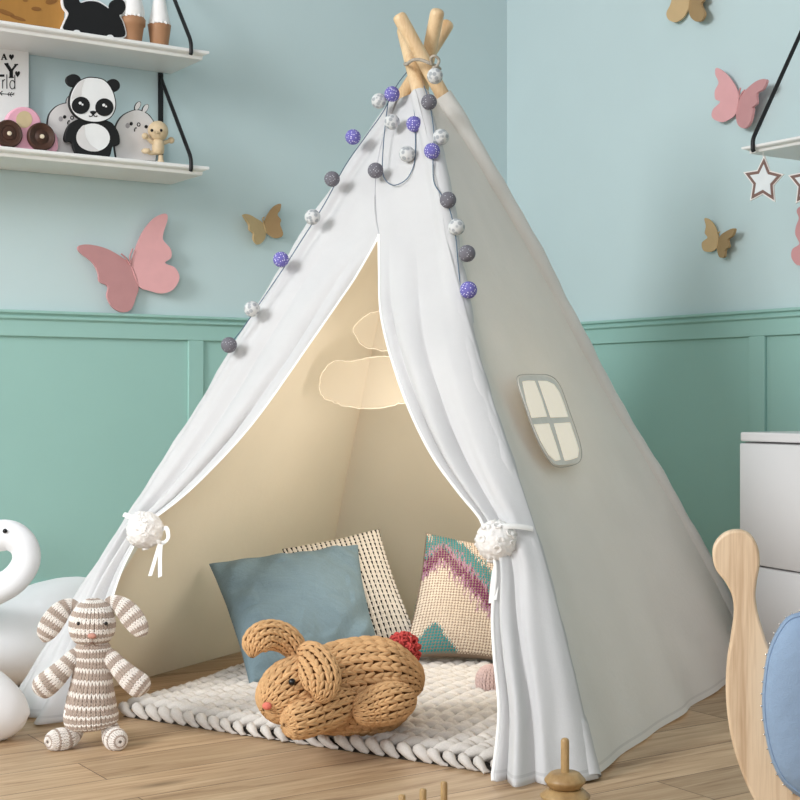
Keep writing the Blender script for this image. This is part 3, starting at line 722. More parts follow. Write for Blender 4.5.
knitted('ear', [DA(80, 609, .01), DA(71, 605, .01), DA(62, 610, .0), DA(54, 620, -.005), DA(47, 631, -.01), DA(43, 638, -.01), DA(41, 640, -.01)], [.007, .012, .0175, .021, .019, .012, .002], 26, 22, .0023, doll, M_doll, stripes(4, 0, 2), BE*.6, flat=[.5, .4, .4, .5], up=(0, -1, 0))
knitted('ear', [DA(104, 606, .01), DA(112, 602, .01), DA(121, 606, .0), DA(130, 615, -.005), DA(138, 626, -.01), DA(142, 634, -.01), DA(143, 637, -.01)], [.007, .012, .0175, .021, .019, .012, .002], 26, 22, .0023, doll, M_doll, stripes(4, 0, 2), BE*.6, flat=[.5, .4, .4, .5], up=(0, -1, 0))
knitted('arm', [DA(80, 651), DA(74, 657, -.005), DA(65, 667, -.012), DA(54, 678, -.018), DA(43, 687, -.02), DA(38, 691, -.02), DA(36, 693, -.02)], [.010, .014, .0165, .020, .021, .014, .002], 26, 22, .0023, doll, M_doll, stripes(4, 0, 2), BE*.6)
knitted('arm', [DA(105, 651), DA(110, 657, -.005), DA(119, 667, -.012), DA(130, 678, -.018), DA(140, 686, -.02), DA(145, 690, -.02), DA(147, 692, -.02)], [.010, .014, .0165, .020, .021, .014, .002], 26, 22, .0023, doll, M_doll, stripes(4, 0, 2), BE*.6)
for fx, tx in ((76, 51), (110, 119)):
    knitted('leg', [DA(fx, 720), DA(fx, 726), DA(fx+(tx-fx)*.1, 733, -.004), DA(fx+(tx-fx)*.35, 738, -.016), DA(tx*.75+fx*.25, 740, -.028), DA(tx+(tx-fx)*.08, 741.5, -.040), DA(tx+(tx-fx)*.14, 742, -.043)], [.008, .0150, .0158, .0185, .0195, .013, .002], 22, 22, .0022, doll, M_doll, stripes(4, 0, 3), BE*.95)
for u in (78.5, 106): MB().sphere(DA(u, 623.5, -.0365), .0036).build('eye', mat('dark_bead', (40, 36, 34), rough=.25), head, label='small dark bead eye')
MB().sphere(DA(92, 636, -.041), [.0085, .005, .0055]).build('nose', mat('dusty_pink_nose', (190, 138, 122), rough=.8), head, label='dusty pink stitched nose')
m = MB()
for q in ([(92, 638), (92, 642)], [(92, 642), (89, 645.5), (85, 646)], [(92, 642), (95, 645.5), (99, 646)]):
    m.tube([DA(u, v, -.0445+.0006*abs(u-92)+.0012*max(0, v-640)) for u, v in q], .0010, 6)
m.build('mouth', mat('brown_thread', (136, 108, 96)), head)
MB().box(DA(64, 715, -.02), V3(.012, 0, 0), V3(0, -.001, 0), V3(0, 0, .010)).build('care_tag', M_rib, doll, smooth=False)

# ================================================================= white swans at the left edge
M_swan = mat('white_matt_plush', (236, 236, 238), var=.02, scale=8, rough=.75, bump=.12, bscale=500, sheen=.25)
M_eye = mat('glossy_black_eye', (12, 12, 14), rough=.15); M_beak = mat('swan_orange_beak', (214, 140, 78), rough=.5)
def sweep_mesh(pts, rad, flat=None, up=(0, 0, 1), ns=56, nt=36):
    mb = MB(); surf_grid(mb, sweep_surf(pts, rad, flat, up), ns, nt); return mb
def swan(label, body_pts, body_r, body_flat, neck, neck_r, eye_at, beak, grp='white swans'):
    c = np.mean(body_pts, 0)*V3(1, 1, 0)
    t = thing('toy_swan', label, 'toy swan', c, grp)
    sweep_mesh(body_pts, body_r, body_flat).build('body', M_swan, t)
    nk = sweep_mesh(neck, neck_r, up=(.2, -1, .1)).build('neck', M_swan, t)
    MB().sphere(eye_at, .0052).build('eye', M_eye, nk)
    sweep_mesh(beak, [.014, .011, .006, .001]).build('beak', M_beak, nk)
S = lambda u, v, Y: at(u, v, Y)
swan('large white swan with curved neck standing behind the striped rabbit doll',
     [S(-78, 642, 3.18), S(-70, 644, 3.19), S(-40, 646, 3.23), S(5, 644, 3.31), S(50, 632, 3.44), S(84, 618, 3.58), S(100, 608, 3.66), S(106, 605, 3.70)],
     [.004, .05, .082, .108, .134, .116, .06, .004], [.9, .9, .9],
     [S(-66, 640, 3.18), S(-60, 612, 3.16), S(-30, 598, 3.15), S(-4, 590, 3.15), S(15, 579, 3.15), S(26, 562, 3.15), S(24, 546, 3.15), S(12, 536, 3.15), S(-3, 536, 3.15), S(-16, 540, 3.15), S(-24, 543, 3.15)],
     [.075, .050, .036, .033, .031, .0305, .031, .033, .0345, .028, .012], S(5, 531, 3.116),
     [S(-20, 541, 3.15), S(-28, 545, 3.15), S(-36, 549, 3.15), S(-40, 551, 3.15)])
swan('second white swan, only its rounded tail showing at the lower left edge',
     [S(-150, 690, 2.80), S(-140, 690, 2.80), S(-105, 692, 2.80), S(-60, 698, 2.80), S(-15, 708, 2.80), S(12, 714, 2.80), S(25, 717, 2.80), S(28, 718, 2.80)],
     [.004, .05, .085, .096, .078, .050, .022, .004], None,
     [S(-140, 700, 2.80), S(-150, 675, 2.79), S(-140, 640, 2.79), S(-120, 615, 2.79), S(-122, 590, 2.79), S(-140, 582, 2.79), S(-158, 590, 2.79)],
     [.05, .034, .024, .023, .024, .025, .010], S(-142, 579, 2.768), [S(-156, 589, 2.79), S(-164, 594, 2.79), S(-170, 598, 2.79), S(-174, 600, 2.79)])

# ================================================================= white dresser on the right wall
M_white = mat('white_satin_lacquer', (226, 224, 224), var=.015, scale=5, rough=.35, spec=.5)
M_gap = mat('shadow_gap_grey', (160, 158, 158), var=.03)
DD = .40
d0 = dR(740, DD); dfl = CN+eR*d0+nR*DD; dfl[2] = 0
zt_ = float(wr(740, 432, DD)[2]); zl = float(wr(740, 442, DD)[2]); zd = float(wr(760, 565.5, DD)[2]); DW = .80
dr = thing('dresser', 'white chest of drawers against the wall right of the tent', 'dresser', dfl+eR*DW/2-nR*DD/2)
MB().box(dfl-nR*(DD-.03)+UP*.0, eR*DW, nR*(DD-.045), UP*zl).build('carcass', M_gap, dr, smooth=False, bevel=.003)
MB().box(dfl-nR*(DD-.03)+UP*(zl+.002), eR*DW, nR*(DD-.030), UP*(zt_-zl-.002)).build('top', M_white, dr, smooth=False, bevel=.004)
def drawer(z0, z1):
    n = 24; P = np.zeros((n+1, 10, 3))
    for i in range(n+1):
        x = i/n; sag = -.005*math.sin(math.pi*x)
        lo, hi = z0+(sag if z0 > .05 else 0), z1+(sag if z1 < zl-.02 else 0)
        ring = [(-.016, lo), (-.003, lo), (0, lo+.003), (0, hi-.003), (-.003, hi), (-.016, hi)]
        bul = .022*math.sin(math.pi*x)**.8
        for j, (dn, z) in enumerate(ring): P[i, j] = dfl+eR*(x*DW)+nR*(dn+(bul if dn > -.01 else 0))+UP*z
    P = P[:, :6]; mb = MB().grid(P); mb.f.append(tuple(range(6))); mb.f.append(tuple(range(n*6, n*6+6))[::-1]); mb.grid(P[:, [5, 0]]); return mb
drawer(zd+.002, zl-.003).build('drawer', M_white, dr); drawer(.035, zd-.003).build('drawer', M_white, dr)

# ================================================================= rocking toy, lower right
M_ash = wood('pale_ash_wood', (230, 204, 172), (186, 152, 118), grain=12, stretch=(3.2, 3.2, .14), rough=.4)
M_blue = cloth('blue_upholstery', (146, 168, 195), weave=600, bump=.5); M_tack = mat('brass_tack', (226, 222, 214), metal=.9, rough=.25)
YR = 2.0; pn = nrm(V3(-.20, -1, 0)); rp0 = at(745, 600, YR)
def rpx(u, v, d=0.): return on(u, v, rp0+pn*d, pn)
rk = thing('rocking_toy', 'pale wooden rocking toy with blue padded seat at the right edge', 'rocking toy', rpx(800, 860)*V3(1, 1, 0))
# closed outline: head knob, slim neck, chest, then the runner sweeping right along the floor and back
outline = [(738, 530), (725, 533), (715, 543), (712.5, 556), (716, 570), (725, 582), (732, 596), (734, 613), (731, 635), (727, 660), (726, 690), (729, 720), (736, 748), (748, 778), (766, 808), (792, 836), (830, 858), (880, 868), (940, 862), (1000, 842), (1050, 812), (1062, 796), (1052, 786), (1036, 790), (990, 806), (950, 790), (930, 740), (900, 700), (860, 680), (810, 672), (776, 655), (762, 625), (756, 600), (757, 582), (760, 564), (758, 547), (750, 534)]
oc = cr(outline, 5, True)
floor_fix = min(float(rpx(u, v)[2]) for u, v in oc)
def panel_side(d):
    pts = [rpx(u, v, 0)-V3(0, 0, floor_fix-.001)*np.interp(v, [600, 860], [0, 1])-pn*d for u, v in oc]
    return MB().prism(pts, pn, .022)
panel_side(0).build('side_panel', M_ash, rk, bevel=.004, seg=3)
# padded seat: a puffy slab standing between and slightly proud of the front panel
pad = cr([(800, 612), (786, 618), (775, 634), (767, 655), (763, 682), (762, 706), (765, 734), (772, 762), (784, 784), (805, 800), (840, 812), (890, 806), (925, 780), (935, 730), (925, 670), (900, 630), (860, 612), (828, 608)], 6, True)
cu, cv = pad.mean(0)
def pad_ring(k, d): return [rpx(cu+(u-cu)*k, cv+(v-cv)*k, d) for u, v in pad]
m = MB(); rings = [pad_ring(.3, .046), pad_ring(.6, .044), pad_ring(.82, .038), pad_ring(.93, .029), pad_ring(.985, .016), pad_ring(1.0, .004), pad_ring(.985, -.026), pad_ring(.93, -.05), pad_ring(.6, -.064), pad_ring(.3, -.066)]
m.grid(np.array(rings), close_v=True); k = len(pad); b = 0; m.f.append(tuple(range(k))); m.f.append(tuple(range((len(rings)-1)*k, len(rings)*k))[::-1])
m.build('padded_seat', M_blue, rk)
MB().tube(pad_ring(.962, .0235), .0016, 8, closed=True).build('piping', M_blue, rk)
q = np.array(pad_ring(1.012, .003)); t0_ = MB().sphere(q[0], .0015, nu=10, nv=6).build('tack', M_tack, rk, loc=q[0], label='small bright metal tack')
for p in q[3::3]:
    o = t0_.copy(); COL.objects.link(o); o.parent = rk; o.location = Vector(p-wloc(rk))

# ================================================================= stacking toy and peg board, bottom edge
M_toy = wood('toy_maple', (186, 153, 104), (146, 113, 72), grain=14, stretch=(1, 1, .5), rough=.4)
YS = 2.25; sx = YS/F; c = at(565, 400, YS)*V3(1, 1, 0)
st = thing('stacking_toy', 'wooden ring stacking toy on its peg, before the right tent corner', 'toy', c)
def torus_prof(r, z0, z1, hole=.008):
    zm = (z0+z1)/2; h = (z1-z0)/2
    return [(hole, z0), (r*.66, z0), (r*.78, z0+h*.12), (r*.97, zm-h*.18), (r, zm), (r*.97, zm+h*.18), (r*.74, z1-h*.14), (r*.62, z1), (hole, z1)]
zz = lambda v: H-(v-400)/F*YS
MB().lathe([(.001, .0), (.050, .0), (.052, .003), (.052, .008), (.049, .010), (.001, .010)], c).build('base', M_toy, st)
MB().lathe([(.0066, .008), (.0066, zz(741)), (.0056, zz(739)), (.003, zz(738)), (.0005, zz(737.8))], c, sides=20).build('peg', M_toy, st)
zr = [.0105, zz(803), zz(788), zz(772)]
for (z0, z1, r) in ((zr[0], zr[1], .048), (zr[1], zr[2], .0395), (zr[2], zr[3], .0325)):
    MB().lathe(torus_prof(r, z0, z1), c, sides=40).build('ring', M_toy, st)
p1, p3 = at(402, 794, 2.193), at(444, 781, 2.268)
pdir = nrm((p3-p1)*V3(1, 1, 0)); pc = (p1+p3)/2*V3(1, 1, 0)
pb = thing('peg_board', 'wooden peg toy with three short upright pegs at the bottom edge', 'toy', pc)
side = V3(-pdir[1], pdir[0], 0)
MB().box(pc-pdir*.062-side*.02, pdir*.124, side*.04, UP*.018).build('base', M_toy, pb, smooth=False, bevel=.004)
for u, v, Y in ((402, 794, 2.193), (423, 788, 2.23), (444, 781, 2.268)):
    p = at(u, v, Y); MB().lathe([(.0055, .016), (.0055, p[2]-.003), (.0045, p[2]-.001), (.0005, p[2])], p*V3(1, 1, 0), sides=16).build('peg', M_toy, pb)
# ================================================================= paper butterflies
def bfly(label, group, side, top, bot, left, right, cl, cr_, tilt, crop, lift=.012, thick=.007, ant=None):
    """left/right: wing outlines; each wing is a flat card hinged at the body and lifted off the wall"""
    n = nL if side == 'L' else nR; on_w = wl if side == 'L' else wr
    ox, oy, k = crop; px = lambda q: (ox+q[0]/k, oy+q[1]/k)
    a, b = on_w(*px(top), lift), on_w(*px(bot), lift); ax = nrm(b-a); mid = (a+b)/2
    t = thing('butterfly', label, 'wall butterfly', mid-n*lift, group)
    for pts, col, sgn in ((left, cl, -1), (right, cr_, 1)):
        lat = nrm(np.cross(ax, n)); lat = lat if np.dot(lat, V3(1, 0, 0))*sgn > 0 else -lat
        wn = nrm(n*math.cos(tilt)-lat*math.sin(tilt))
        q = cr([px(p) for p in pts], 5, True)
        MB().prism([on(u, v, mid, wn) for u, v in q], wn, thick).build('wing', col, t)
    m = MB(); m.tube([a+(b-a)*x for x in np.linspace(0, 1, 7)], [.001, .0028, .0032, .003, .0028, .002, .001], 8)
    m.build('body', cl, t)
    m = MB()
    for q in ant or []:
        m.tube(cr([on_w(*px(p), lift+.003+.004*i) for i, p in enumerate(q)], 4), .0022, 6)
    if ant: m.build('antennae', cl, t)
    # small foam pad between body and wall
    MB().box(mid-n*(lift+.0)-ax*.006-np.cross(ax, n)*.004, ax*.012, np.cross(ax, n)*.008, n*lift).build('mount', cl, t, smooth=False)
    return t
M_pk_shade = mat('dusty_pink_card_shaded', (206, 150, 151), var=.02, rough=.7); M_pk_lit = mat('dusty_pink_card_lit', (224, 168, 170), var=.02, rough=.7)  # one pink card: darker copy for shaded wings, paler copy for lit ones
M_tn_lit = mat('tan_card_lit', (200, 172, 128), var=.03, rough=.7); M_tn_shade = mat('tan_card_shaded', (168, 138, 98), var=.03, rough=.7)  # one tan card: the darker copy paints the wing turned from the light
G = 'card butterflies on the walls'
bfly('large dusty pink card butterfly just above the left wall panelling', G, 'L', (213, 262), (239, 336),
     [(213, 262), (190, 240), (130, 205), (70, 190), (32, 194), (35, 215), (78, 250), (98, 285), (104, 318), (133, 335), (130, 370), (150, 408), (183, 425), (213, 415), (230, 372), (238, 335)],
     [(215, 262), (222, 220), (250, 150), (290, 100), (330, 82), (340, 100), (325, 150), (325, 175), (350, 205), (352, 235), (331, 254), (365, 270), (381, 305), (360, 345), (320, 360), (275, 350), (240, 334)],
     M_pk_shade, M_pk_lit, .16, (70, 190, 3.478), lift=.018, ant=[[(212, 258), (208, 232), (218, 204)], [(210, 260), (194, 236), (178, 222)]])
bfly('small tan card butterfly on the left wall beside the tent edge', G, 'L', (672, 112), (683, 150),
     [(671, 115), (650, 100), (625, 86), (604, 85), (614, 104), (624, 120), (626, 138), (640, 150), (640, 170), (655, 189), (674, 176), (682, 150)],
     [(674, 115), (690, 80), (710, 56), (733, 48), (731, 70), (722, 86), (734, 104), (731, 120), (741, 150), (734, 164), (710, 167), (685, 150)],
     M_tn_lit, M_tn_shade, .35, (70, 190, 3.478), lift=.012, ant=[[(673, 112), (670, 100), (676, 94)]])
bfly('pink card butterfly on the right wall beside the black shelf strap', G, 'R', (383, 268), (375, 316),
     [(382, 270), (375, 240), (350, 205), (322, 187), (318, 205), (327, 228), (317, 250), (318, 273), (331, 282), (311, 303), (310, 325), (335, 337), (358, 328), (374, 313)],
     [(385, 272), (405, 245), (435, 222), (459, 220), (450, 245), (432, 258), (432, 284), (420, 296), (422, 302), (415, 335), (400, 354), (381, 345), (375, 315)],
     M_pk_lit, M_pk_shade, .35, (600, 0, 2.76), ant=[[(384, 268), (384, 255), (388, 243)], [(386, 268), (392, 256), (400, 248)]])
bfly('small tan card butterfly low on the right wall below the pink one', G, 'R', (326, 653), (322, 686),
     [(325, 655), (318, 626), (302, 606), (288, 603), (292, 624), (289, 643), (296, 656), (281, 670), (285, 691), (305, 695), (321, 684)],
     [(328, 656), (345, 640), (370, 630), (365, 650), (352, 661), (355, 680), (345, 690), (342, 709), (329, 709), (323, 687)],
     M_tn_lit, M_tn_shade, .35, (600, 0, 2.76), ant=[[(327, 653), (326, 645), (330, 640)]])
bfly('tan card butterfly cut off by the top edge of the photo', G, 'R', (248, -22), (243, 34),
     [(247, -20), (232, -58), (205, -90), (184, -96), (186, -66), (176, -40), (180, -20), (196, -5), (194, 12), (183, 36), (190, 55), (212, 60), (238, 36)],
     [(250, -20), (268, -50), (294, -66), (300, -60), (292, -36), (280, -22), (286, -2), (278, 12), (288, 36), (280, 56), (262, 58), (246, 36)],
     M_tn_lit, M_tn_shade, .30, (600, 0, 2.76))
bfly('pink card butterfly cut off by the right edge, below the hanging stars', G, 'R', (425, 545), (415, 660),
     [(424, 550), (412, 500), (380, 470), (350, 478), (341, 496), (350, 526), (338, 562), (335, 598), (352, 640), (322, 664), (318, 702), (345, 735), (380, 720), (412, 655)],
     [(428, 552), (450, 510), (490, 480), (515, 482), (508, 520), (496, 545), (500, 590), (480, 620), (488, 660), (476, 710), (450, 725), (418, 660)],
     M_pk_shade, M_pk_lit, .2, (720, 100, 4.45))

# ================================================================= shelves
M_shelf = mat('white_shelf_paint', (240, 239, 237), var=.015, scale=5, rough=.45)
M_iron = mat('black_iron', (20, 20, 22), rough=.5, var=.1)
def shelf_board(e, n, d_end, length, depth, ztop, thick):
    """moulded shelf: profile across the depth swept along the wall, from its open end to far along"""
    prof = [(.002, ztop-thick), (depth-.016, ztop-thick), (depth-.013, ztop-thick*.62), (depth-.004, ztop-thick*.5), (depth, ztop-thick*.36), (depth, ztop-thick*.06), (depth-.003, ztop), (.002, ztop)]
    P = []
    for q, ins in ((d_end+.014, .0), (d_end+.014, 0), (d_end+length, 0)):
        P.append([CN+e*q+n*a+UP*z for a, z in prof])
    # the open end carries the same moulding: upper lip stands proud
    tip = [CN+e*(d_end+(0 if z > ztop-thick*.5 else .014))+n*a+UP*z for a, z in prof]
    P = [tip, P[2]]
    m = MB().grid(np.array(P), close_v=True); m.f.append(tuple(range(8))); m.f.append(tuple(range(8, 16))[::-1]); return m
def strap(e, n, d_at, depth, zshelf, ztop_, thick, skew=0.):
    """black bracket: flat bar on the wall with a rod slanting down to the shelf's front edge"""
    m = MB(); b = CN+e*d_at
    m.box(b+e*(-.007)+UP*(zshelf-.01)+n*.002, e*.014, n*.006, UP*(ztop_-zshelf+.01))
    rod = [b+n*.008+UP*(ztop_-.012), b+n*(.02)+UP*(ztop_-.03), b+n*(depth-.006)+UP*(zshelf+.030), b+n*(depth+.003)+UP*(zshelf+.012), b+n*(depth+.004)+UP*(zshelf-.010), b+n*(depth+.001)+UP*(zshelf-.018)]
    rod = [p_+e*skew*min(1, float(np.dot(p_-b, n))/depth) for p_ in rod]
    q = [rod[0], rod[1]]+[rod[1]+(rod[2]-rod[1])*x for x in (.3, .6, .9)]+list(cr(rod[2:], 5))
    m.tube(q, .0055, 10)
    return m
SD = .225
dend = dL(209.6, SD)
z_up, z_lo = float(wl(209.6, 51, SD)[2]), float(wl(209.6, 166.5, SD)[2])
dst = dL(160.5, .004)
for zt2, lab, top in ((z_lo, 'lower white wall shelf holding the panda cutout', z_up-.026), (z_up, 'upper white wall shelf with ice cream toys, at the top left corner', z_up+.30)):
    s = thing('wall_shelf', lab, 'shelf', CN+eL*(dend+.5)+UP*zt2, 'white wall shelves on the left wall')
    shelf_board(eL, nL, dend, 1.25, SD, zt2, .024).build('board', M_shelf, s, smooth=False, bevel=.0015)
    strap(eL, nL, dst, SD, zt2, top, .024, dL(190.5, SD)-dst).build('bracket', M_iron, s, label='black iron bracket with slanting rod')
    strap(eL, nL, dst+.95, SD, zt2, top, .024, dL(190.5, SD)-dst).build('bracket', M_iron, s)
SRD = .27
dr_end = dR(741, SRD); z_r = float(wr(741, 147, SRD)[2])
s = thing('wall_shelf', 'white wall shelf on the right wall with hanging stars below', 'shelf', CN+eR*(dr_end+.4)+UP*z_r)
shelf_board(eR, nR, dr_end, .8, SRD, z_r, .018).build('board', M_shelf, s, smooth=False, bevel=.0015)
dq = dR(754, SRD)
strap(eR, nR, dq, SRD, z_r, z_r+.46, .018).build('bracket', M_iron, s, label='black iron bracket with slanting rod')
strap(eR, nR, dq+.55, SRD, z_r, z_r+.46, .018).build('bracket', M_iron, s)

# hanging stars
M_sw = mat('white_star_edge', (240, 234, 230), var=.02); M_sb = mat('brown_star_band', (128, 100, 92), var=.05); M_sc = mat('pale_star_centre', (226, 230, 232), var=.02)
def star(cx, cy, r, rot, lab, top_v):
    d = SRD-.02; P = lambda u, v, x: wr(u, v, d+x)
    def outl(k): 
        p = []
        for i in range(10):
            a = rot-math.pi/2+i*math.pi/5; q = r*k*(1 if i % 2 == 0 else .52)
            p.append((cx+q*math.cos(a)*.92, cy+q*math.sin(a)*1.10))
        return p
    t = thing('hanging_star', lab, 'hanging star', P(cx, cy, 0), 'stars under the right shelf')
    MB().prism([P(u, v, 0) for u, v in outl(1)], nR, .004).build('edge', M_sw, t, smooth=False)
    MB().prism([P(u, v, .0015) for u, v in outl(.90)], nR, .002).build('band', M_sb, t, smooth=False)
    MB().prism([P(u, v, .003) for u, v in outl(.66)], nR, .002).build('centre', M_sc, t, smooth=False)
    a = P(cx, cy-r, 0); MB().tube([a, V3(a[0], a[1], z_r-.018)], .0007, 6).build('thread', M_sw, t)
star(763, 181, 23, .04, 'white star with brown outline hanging under the right shelf end', 155)
star(808, 183, 23, .0, 'second brown outlined star, cut off by the right edge', 160)

# ================================================================= toys on the left shelves
BLK, WHI = mat('matt_black_print', (18, 18, 20), var=.1), mat('white_print', (240, 240, 240), var=.02)
GRY = mat('light_grey_print', (222, 219, 218), var=.02)
class Card:
    """flat cut-out toy standing on a shelf; pixel outlines are laid on its own upright plane"""
    def __init__(s, name, label, cat, crop, d, base_px, group=None, zs=z_lo):
        s.d, (s.ox, s.oy, s.k) = d, crop
        s.p0 = wl(s.ox+base_px[0]/s.k, s.oy+base_px[1]/s.k, d)
        s.t = thing(name, label, cat, V3(s.p0[0], s.p0[1], zs), group); s.zs = zs
    def P(s, x, y, off=0.):
        p = wl(s.ox+x/s.k, s.oy+y/s.k, s.d+off); p[2] = max(p[2], s.zs+.0005); return p
    def part(s, name, pts, m, off, th, parent=None, bevel=0, label=None):
        return MB().prism([s.P(x, y, off) for x, y in pts], nL, th).build(name, m, parent or s.t, bevel=bevel, label=label)
    def stroke(s, pts, wpx, off):
        m = MB(); s.add_stroke(m, pts, wpx, off); return m
    def add_stroke(s, m, pts, wpx, off):
        p = np.asarray(pts, float); T = np.gradient(p, axis=0); T /= np.linalg.norm(T, axis=1)[:, None]; N = np.stack([-T[:, 1], T[:, 0]], -1)*wpx/2
        for i in range(len(p)-1):
            m.prism([s.P(*(p[i]+N[i]), off), s.P(*(p[i+1]+N[i+1]), off), s.P(*(p[i+1]-N[i+1]), off), s.P(*(p[i]-N[i]), off)], nL, .0006)
cpP = (50, 60, 6.154)
def grow(pts, k):
    p = np.asarray(pts, float); c = p.mean(0); d = p-c; return c+d*(1+k/np.maximum(np.linalg.norm(d, axis=1)[:, None], 1e-6))
# two pale rabbits behind the panda
def ghost(lab, d, outline, base, ears, face, eyes, mouth, ring):
    c = Card('rabbit_cutout', lab, 'cutout toy', cpP, d, base, 'pale rabbit cutouts')
    o = cr(outline, 5, False)
    c.part('back_board', grow(o, 5), BLK, 0, .010); b = c.part('body', o, GRY, .0015, .002)
    for e in ears:
        c.part('ear', ell(*e[:2], e[2]+3, e[3]+3, e[4]), BLK, .0, .006); c.part('ear_inner', ell(*e), GRY, .0015, .002)
    for x, y in eyes: c.part('eye', ell(x, y, 10, 11), BLK, .0025, .001, b)
    c.part('cheek', ell(*face, 13, 16), mat('grey_cheek', (168, 164, 166), var=.05), .0022, .0007, b)
    c.part('nose', ell(*ring, 11, 13), BLK, .0026, .001, b); c.part('nose_tip', ell(*ring, 5, 7), GRY, .0032, .001, b)
    c.stroke(mouth, 7, .0026).build('mouth', BLK, b)
ghost('pale grey rabbit cutout at the right behind the panda', SD-.055, [(412, 604), (402, 540), (400, 480), (410, 405), (445, 348), (500, 316), (550, 310), (602, 336), (640, 388), (652, 450), (656, 540), (650, 620)], (530, 600),
      [(541, 282, 13, 27, .45), (588, 298, 13, 27, .5)], (478, 404), [(500, 392), (592, 410)], [(521, 440), (520, 428), (526, 418), (534, 418)], (546, 397))
ghost('pale grey rabbit cutout at the left behind the panda', SD-.055, [(-12, 575), (-14, 480), (-12, 400), (0, 335), (40, 288), (90, 268), (130, 270), (170, 292), (215, 340), (235, 420), (240, 500), (235, 590)], (110, 580),
      [(118, 246, 13, 27, .35), (165, 258, 13, 27, .45)], (66, 362), [(90, 350), (182, 368)], [(110, 396), (109, 384), (114, 374), (122, 374)], (136, 355))
# panda
p = Card('panda_cutout', 'black and white panda cutout standing at the front of the lower shelf', 'cutout toy', cpP, SD-.028, (265, 595))
p.part('body', cr([(140, 380), (108, 420), (93, 470), (96, 496), (116, 505), (136, 502), (150, 545), (166, 578), (195, 592), (270, 600), (350, 602), (372, 585), (386, 530), (402, 530), (424, 522), (431, 500), (424, 450), (398, 405), (368, 378), (300, 360), (200, 358)], 4, True), BLK, .006, .016, bevel=.001)
p.part('belly', ell(266, 477, 103, 86, .12), WHI, .0072, .002)
p.part('belly_grey', cr([(195, 410), (170, 445), (163, 485), (180, 525), (215, 550), (262, 561), (300, 558), (250, 520), (222, 475), (215, 430), (212, 402)], 4, True), GRY, .0080, .001)  # pale grey print down the left of the belly
for e in ((147, 125, 46, 39, .2), (390, 156, 42, 40, .2)): p.part('ear', ell(*e), BLK, .006, .012, bevel=.001)
p.part('head_outline', cr([(262, 104), (330, 118), (376, 165), (402, 230), (406, 295), (380, 350), (330, 378), (270, 385), (205, 372), (150, 335), (120, 275), (128, 205), (165, 140), (212, 110)], 5, True), BLK, .009, .012)
hd = p.part('head', grow(cr([(262, 104), (330, 118), (376, 165), (402, 230), (406, 295), (380, 350), (330, 378), (270, 385), (205, 372), (150, 335), (120, 275), (128, 205), (165, 140), (212, 110)], 5, True), -6), WHI, .0105, .003, label='white panda face')
p.part('face_grey', cr([(212, 118), (172, 146), (140, 205), (133, 240), (165, 226), (192, 222), (196, 180), (206, 145)], 4, True), GRY, .0112, .001, hd)  # pale grey print on the upper left of the face
for e in ((190, 279, 56, 53, -.25), (335, 291, 56, 55, .30)):
    f = p.part('eye_patch', ell(*e), BLK, .0118, .001, hd)
    p.part('eye_glint', ell(e[0]-4, e[1]-14, 9, 9), WHI, .0126, .001, f); p.part('eye_glint', ell(e[0]+10, e[1]-5, 6, 6), WHI, .0126, .001, f)
p.part('nose', cr([(246, 318), (266, 312), (288, 318), (278, 330), (266, 338), (254, 330)], 3, True), BLK, .0118, .001, hd)
m = MB(); p.add_stroke(m, [(266, 334), (258, 346), (246, 348), (240, 342)], 6, .0116); p.add_stroke(m, [(266, 334), (274, 346), (286, 348), (291, 342)], 6, .0116); m.build('mouth', BLK, hd)
# small wooden figure
M_fig = mat('pale_beech', (210, 188, 154), var=.06, scale=60, rough=.5)
fz = Card('wooden_figure', 'little pale wooden jointed figure waving beside the shelf bracket', 'wooden toy', cpP, SD-.025, (672, 628))
g = lambda x, y, o=0.: fz.P(x, y, o); u1 = np.linalg.norm(g(700, 400)-g(600, 400))/100
hd = MB().sphere(g(665, 438), 58*u1, nu=28, nv=18).build('head', M_fig, fz.t)
m = MB()
for x in (627, 683): m.sphere(g(x, 433, 54*u1), 9*u1, nu=12, nv=8)
m.build('eyes', BLK, hd)
MB().sphere(g(658, 444, 58*u1), 8*u1, nu=12, nv=8).build('nose', M_fig, hd)
MB().tube([g(664, 486), g(665, 500), g(666, 540), g(665, 572), g(665, 582)], np.array([24, 32, 35, 33, 20])*u1, 18).build('torso', M_fig, fz.t)
for q in ([(640, 512), (620, 500), (600, 480), (585, 468)], [(694, 512), (712, 506), (735, 498), (746, 494)]):
    m = MB().tube([g(*x) for x in q], np.array([13, 12, 11, 13])*u1, 10); m.sphere(g(*q[-1]), 19*u1, nu=14, nv=10); m.build('arm', M_fig, fz.t)
m = MB().tube([g(640, 570), g(620, 572), g(605, 566), g(596, 548)], np.array([14, 13, 13, 14])*u1, 10); m.sphere(g(590, 560), [26*u1, 16*u1, 16*u1], nu=14, nv=10); m.build('leg', M_fig, fz.t)
MB().lathe([(20*u1, 0), (20*u1, .004), (15*u1, .010), (14*u1, .022)], V3(*(g(682, 628)*V3(1, 1, 0)), )+UP*z_lo, sides=18).build('leg', M_fig, fz.t)
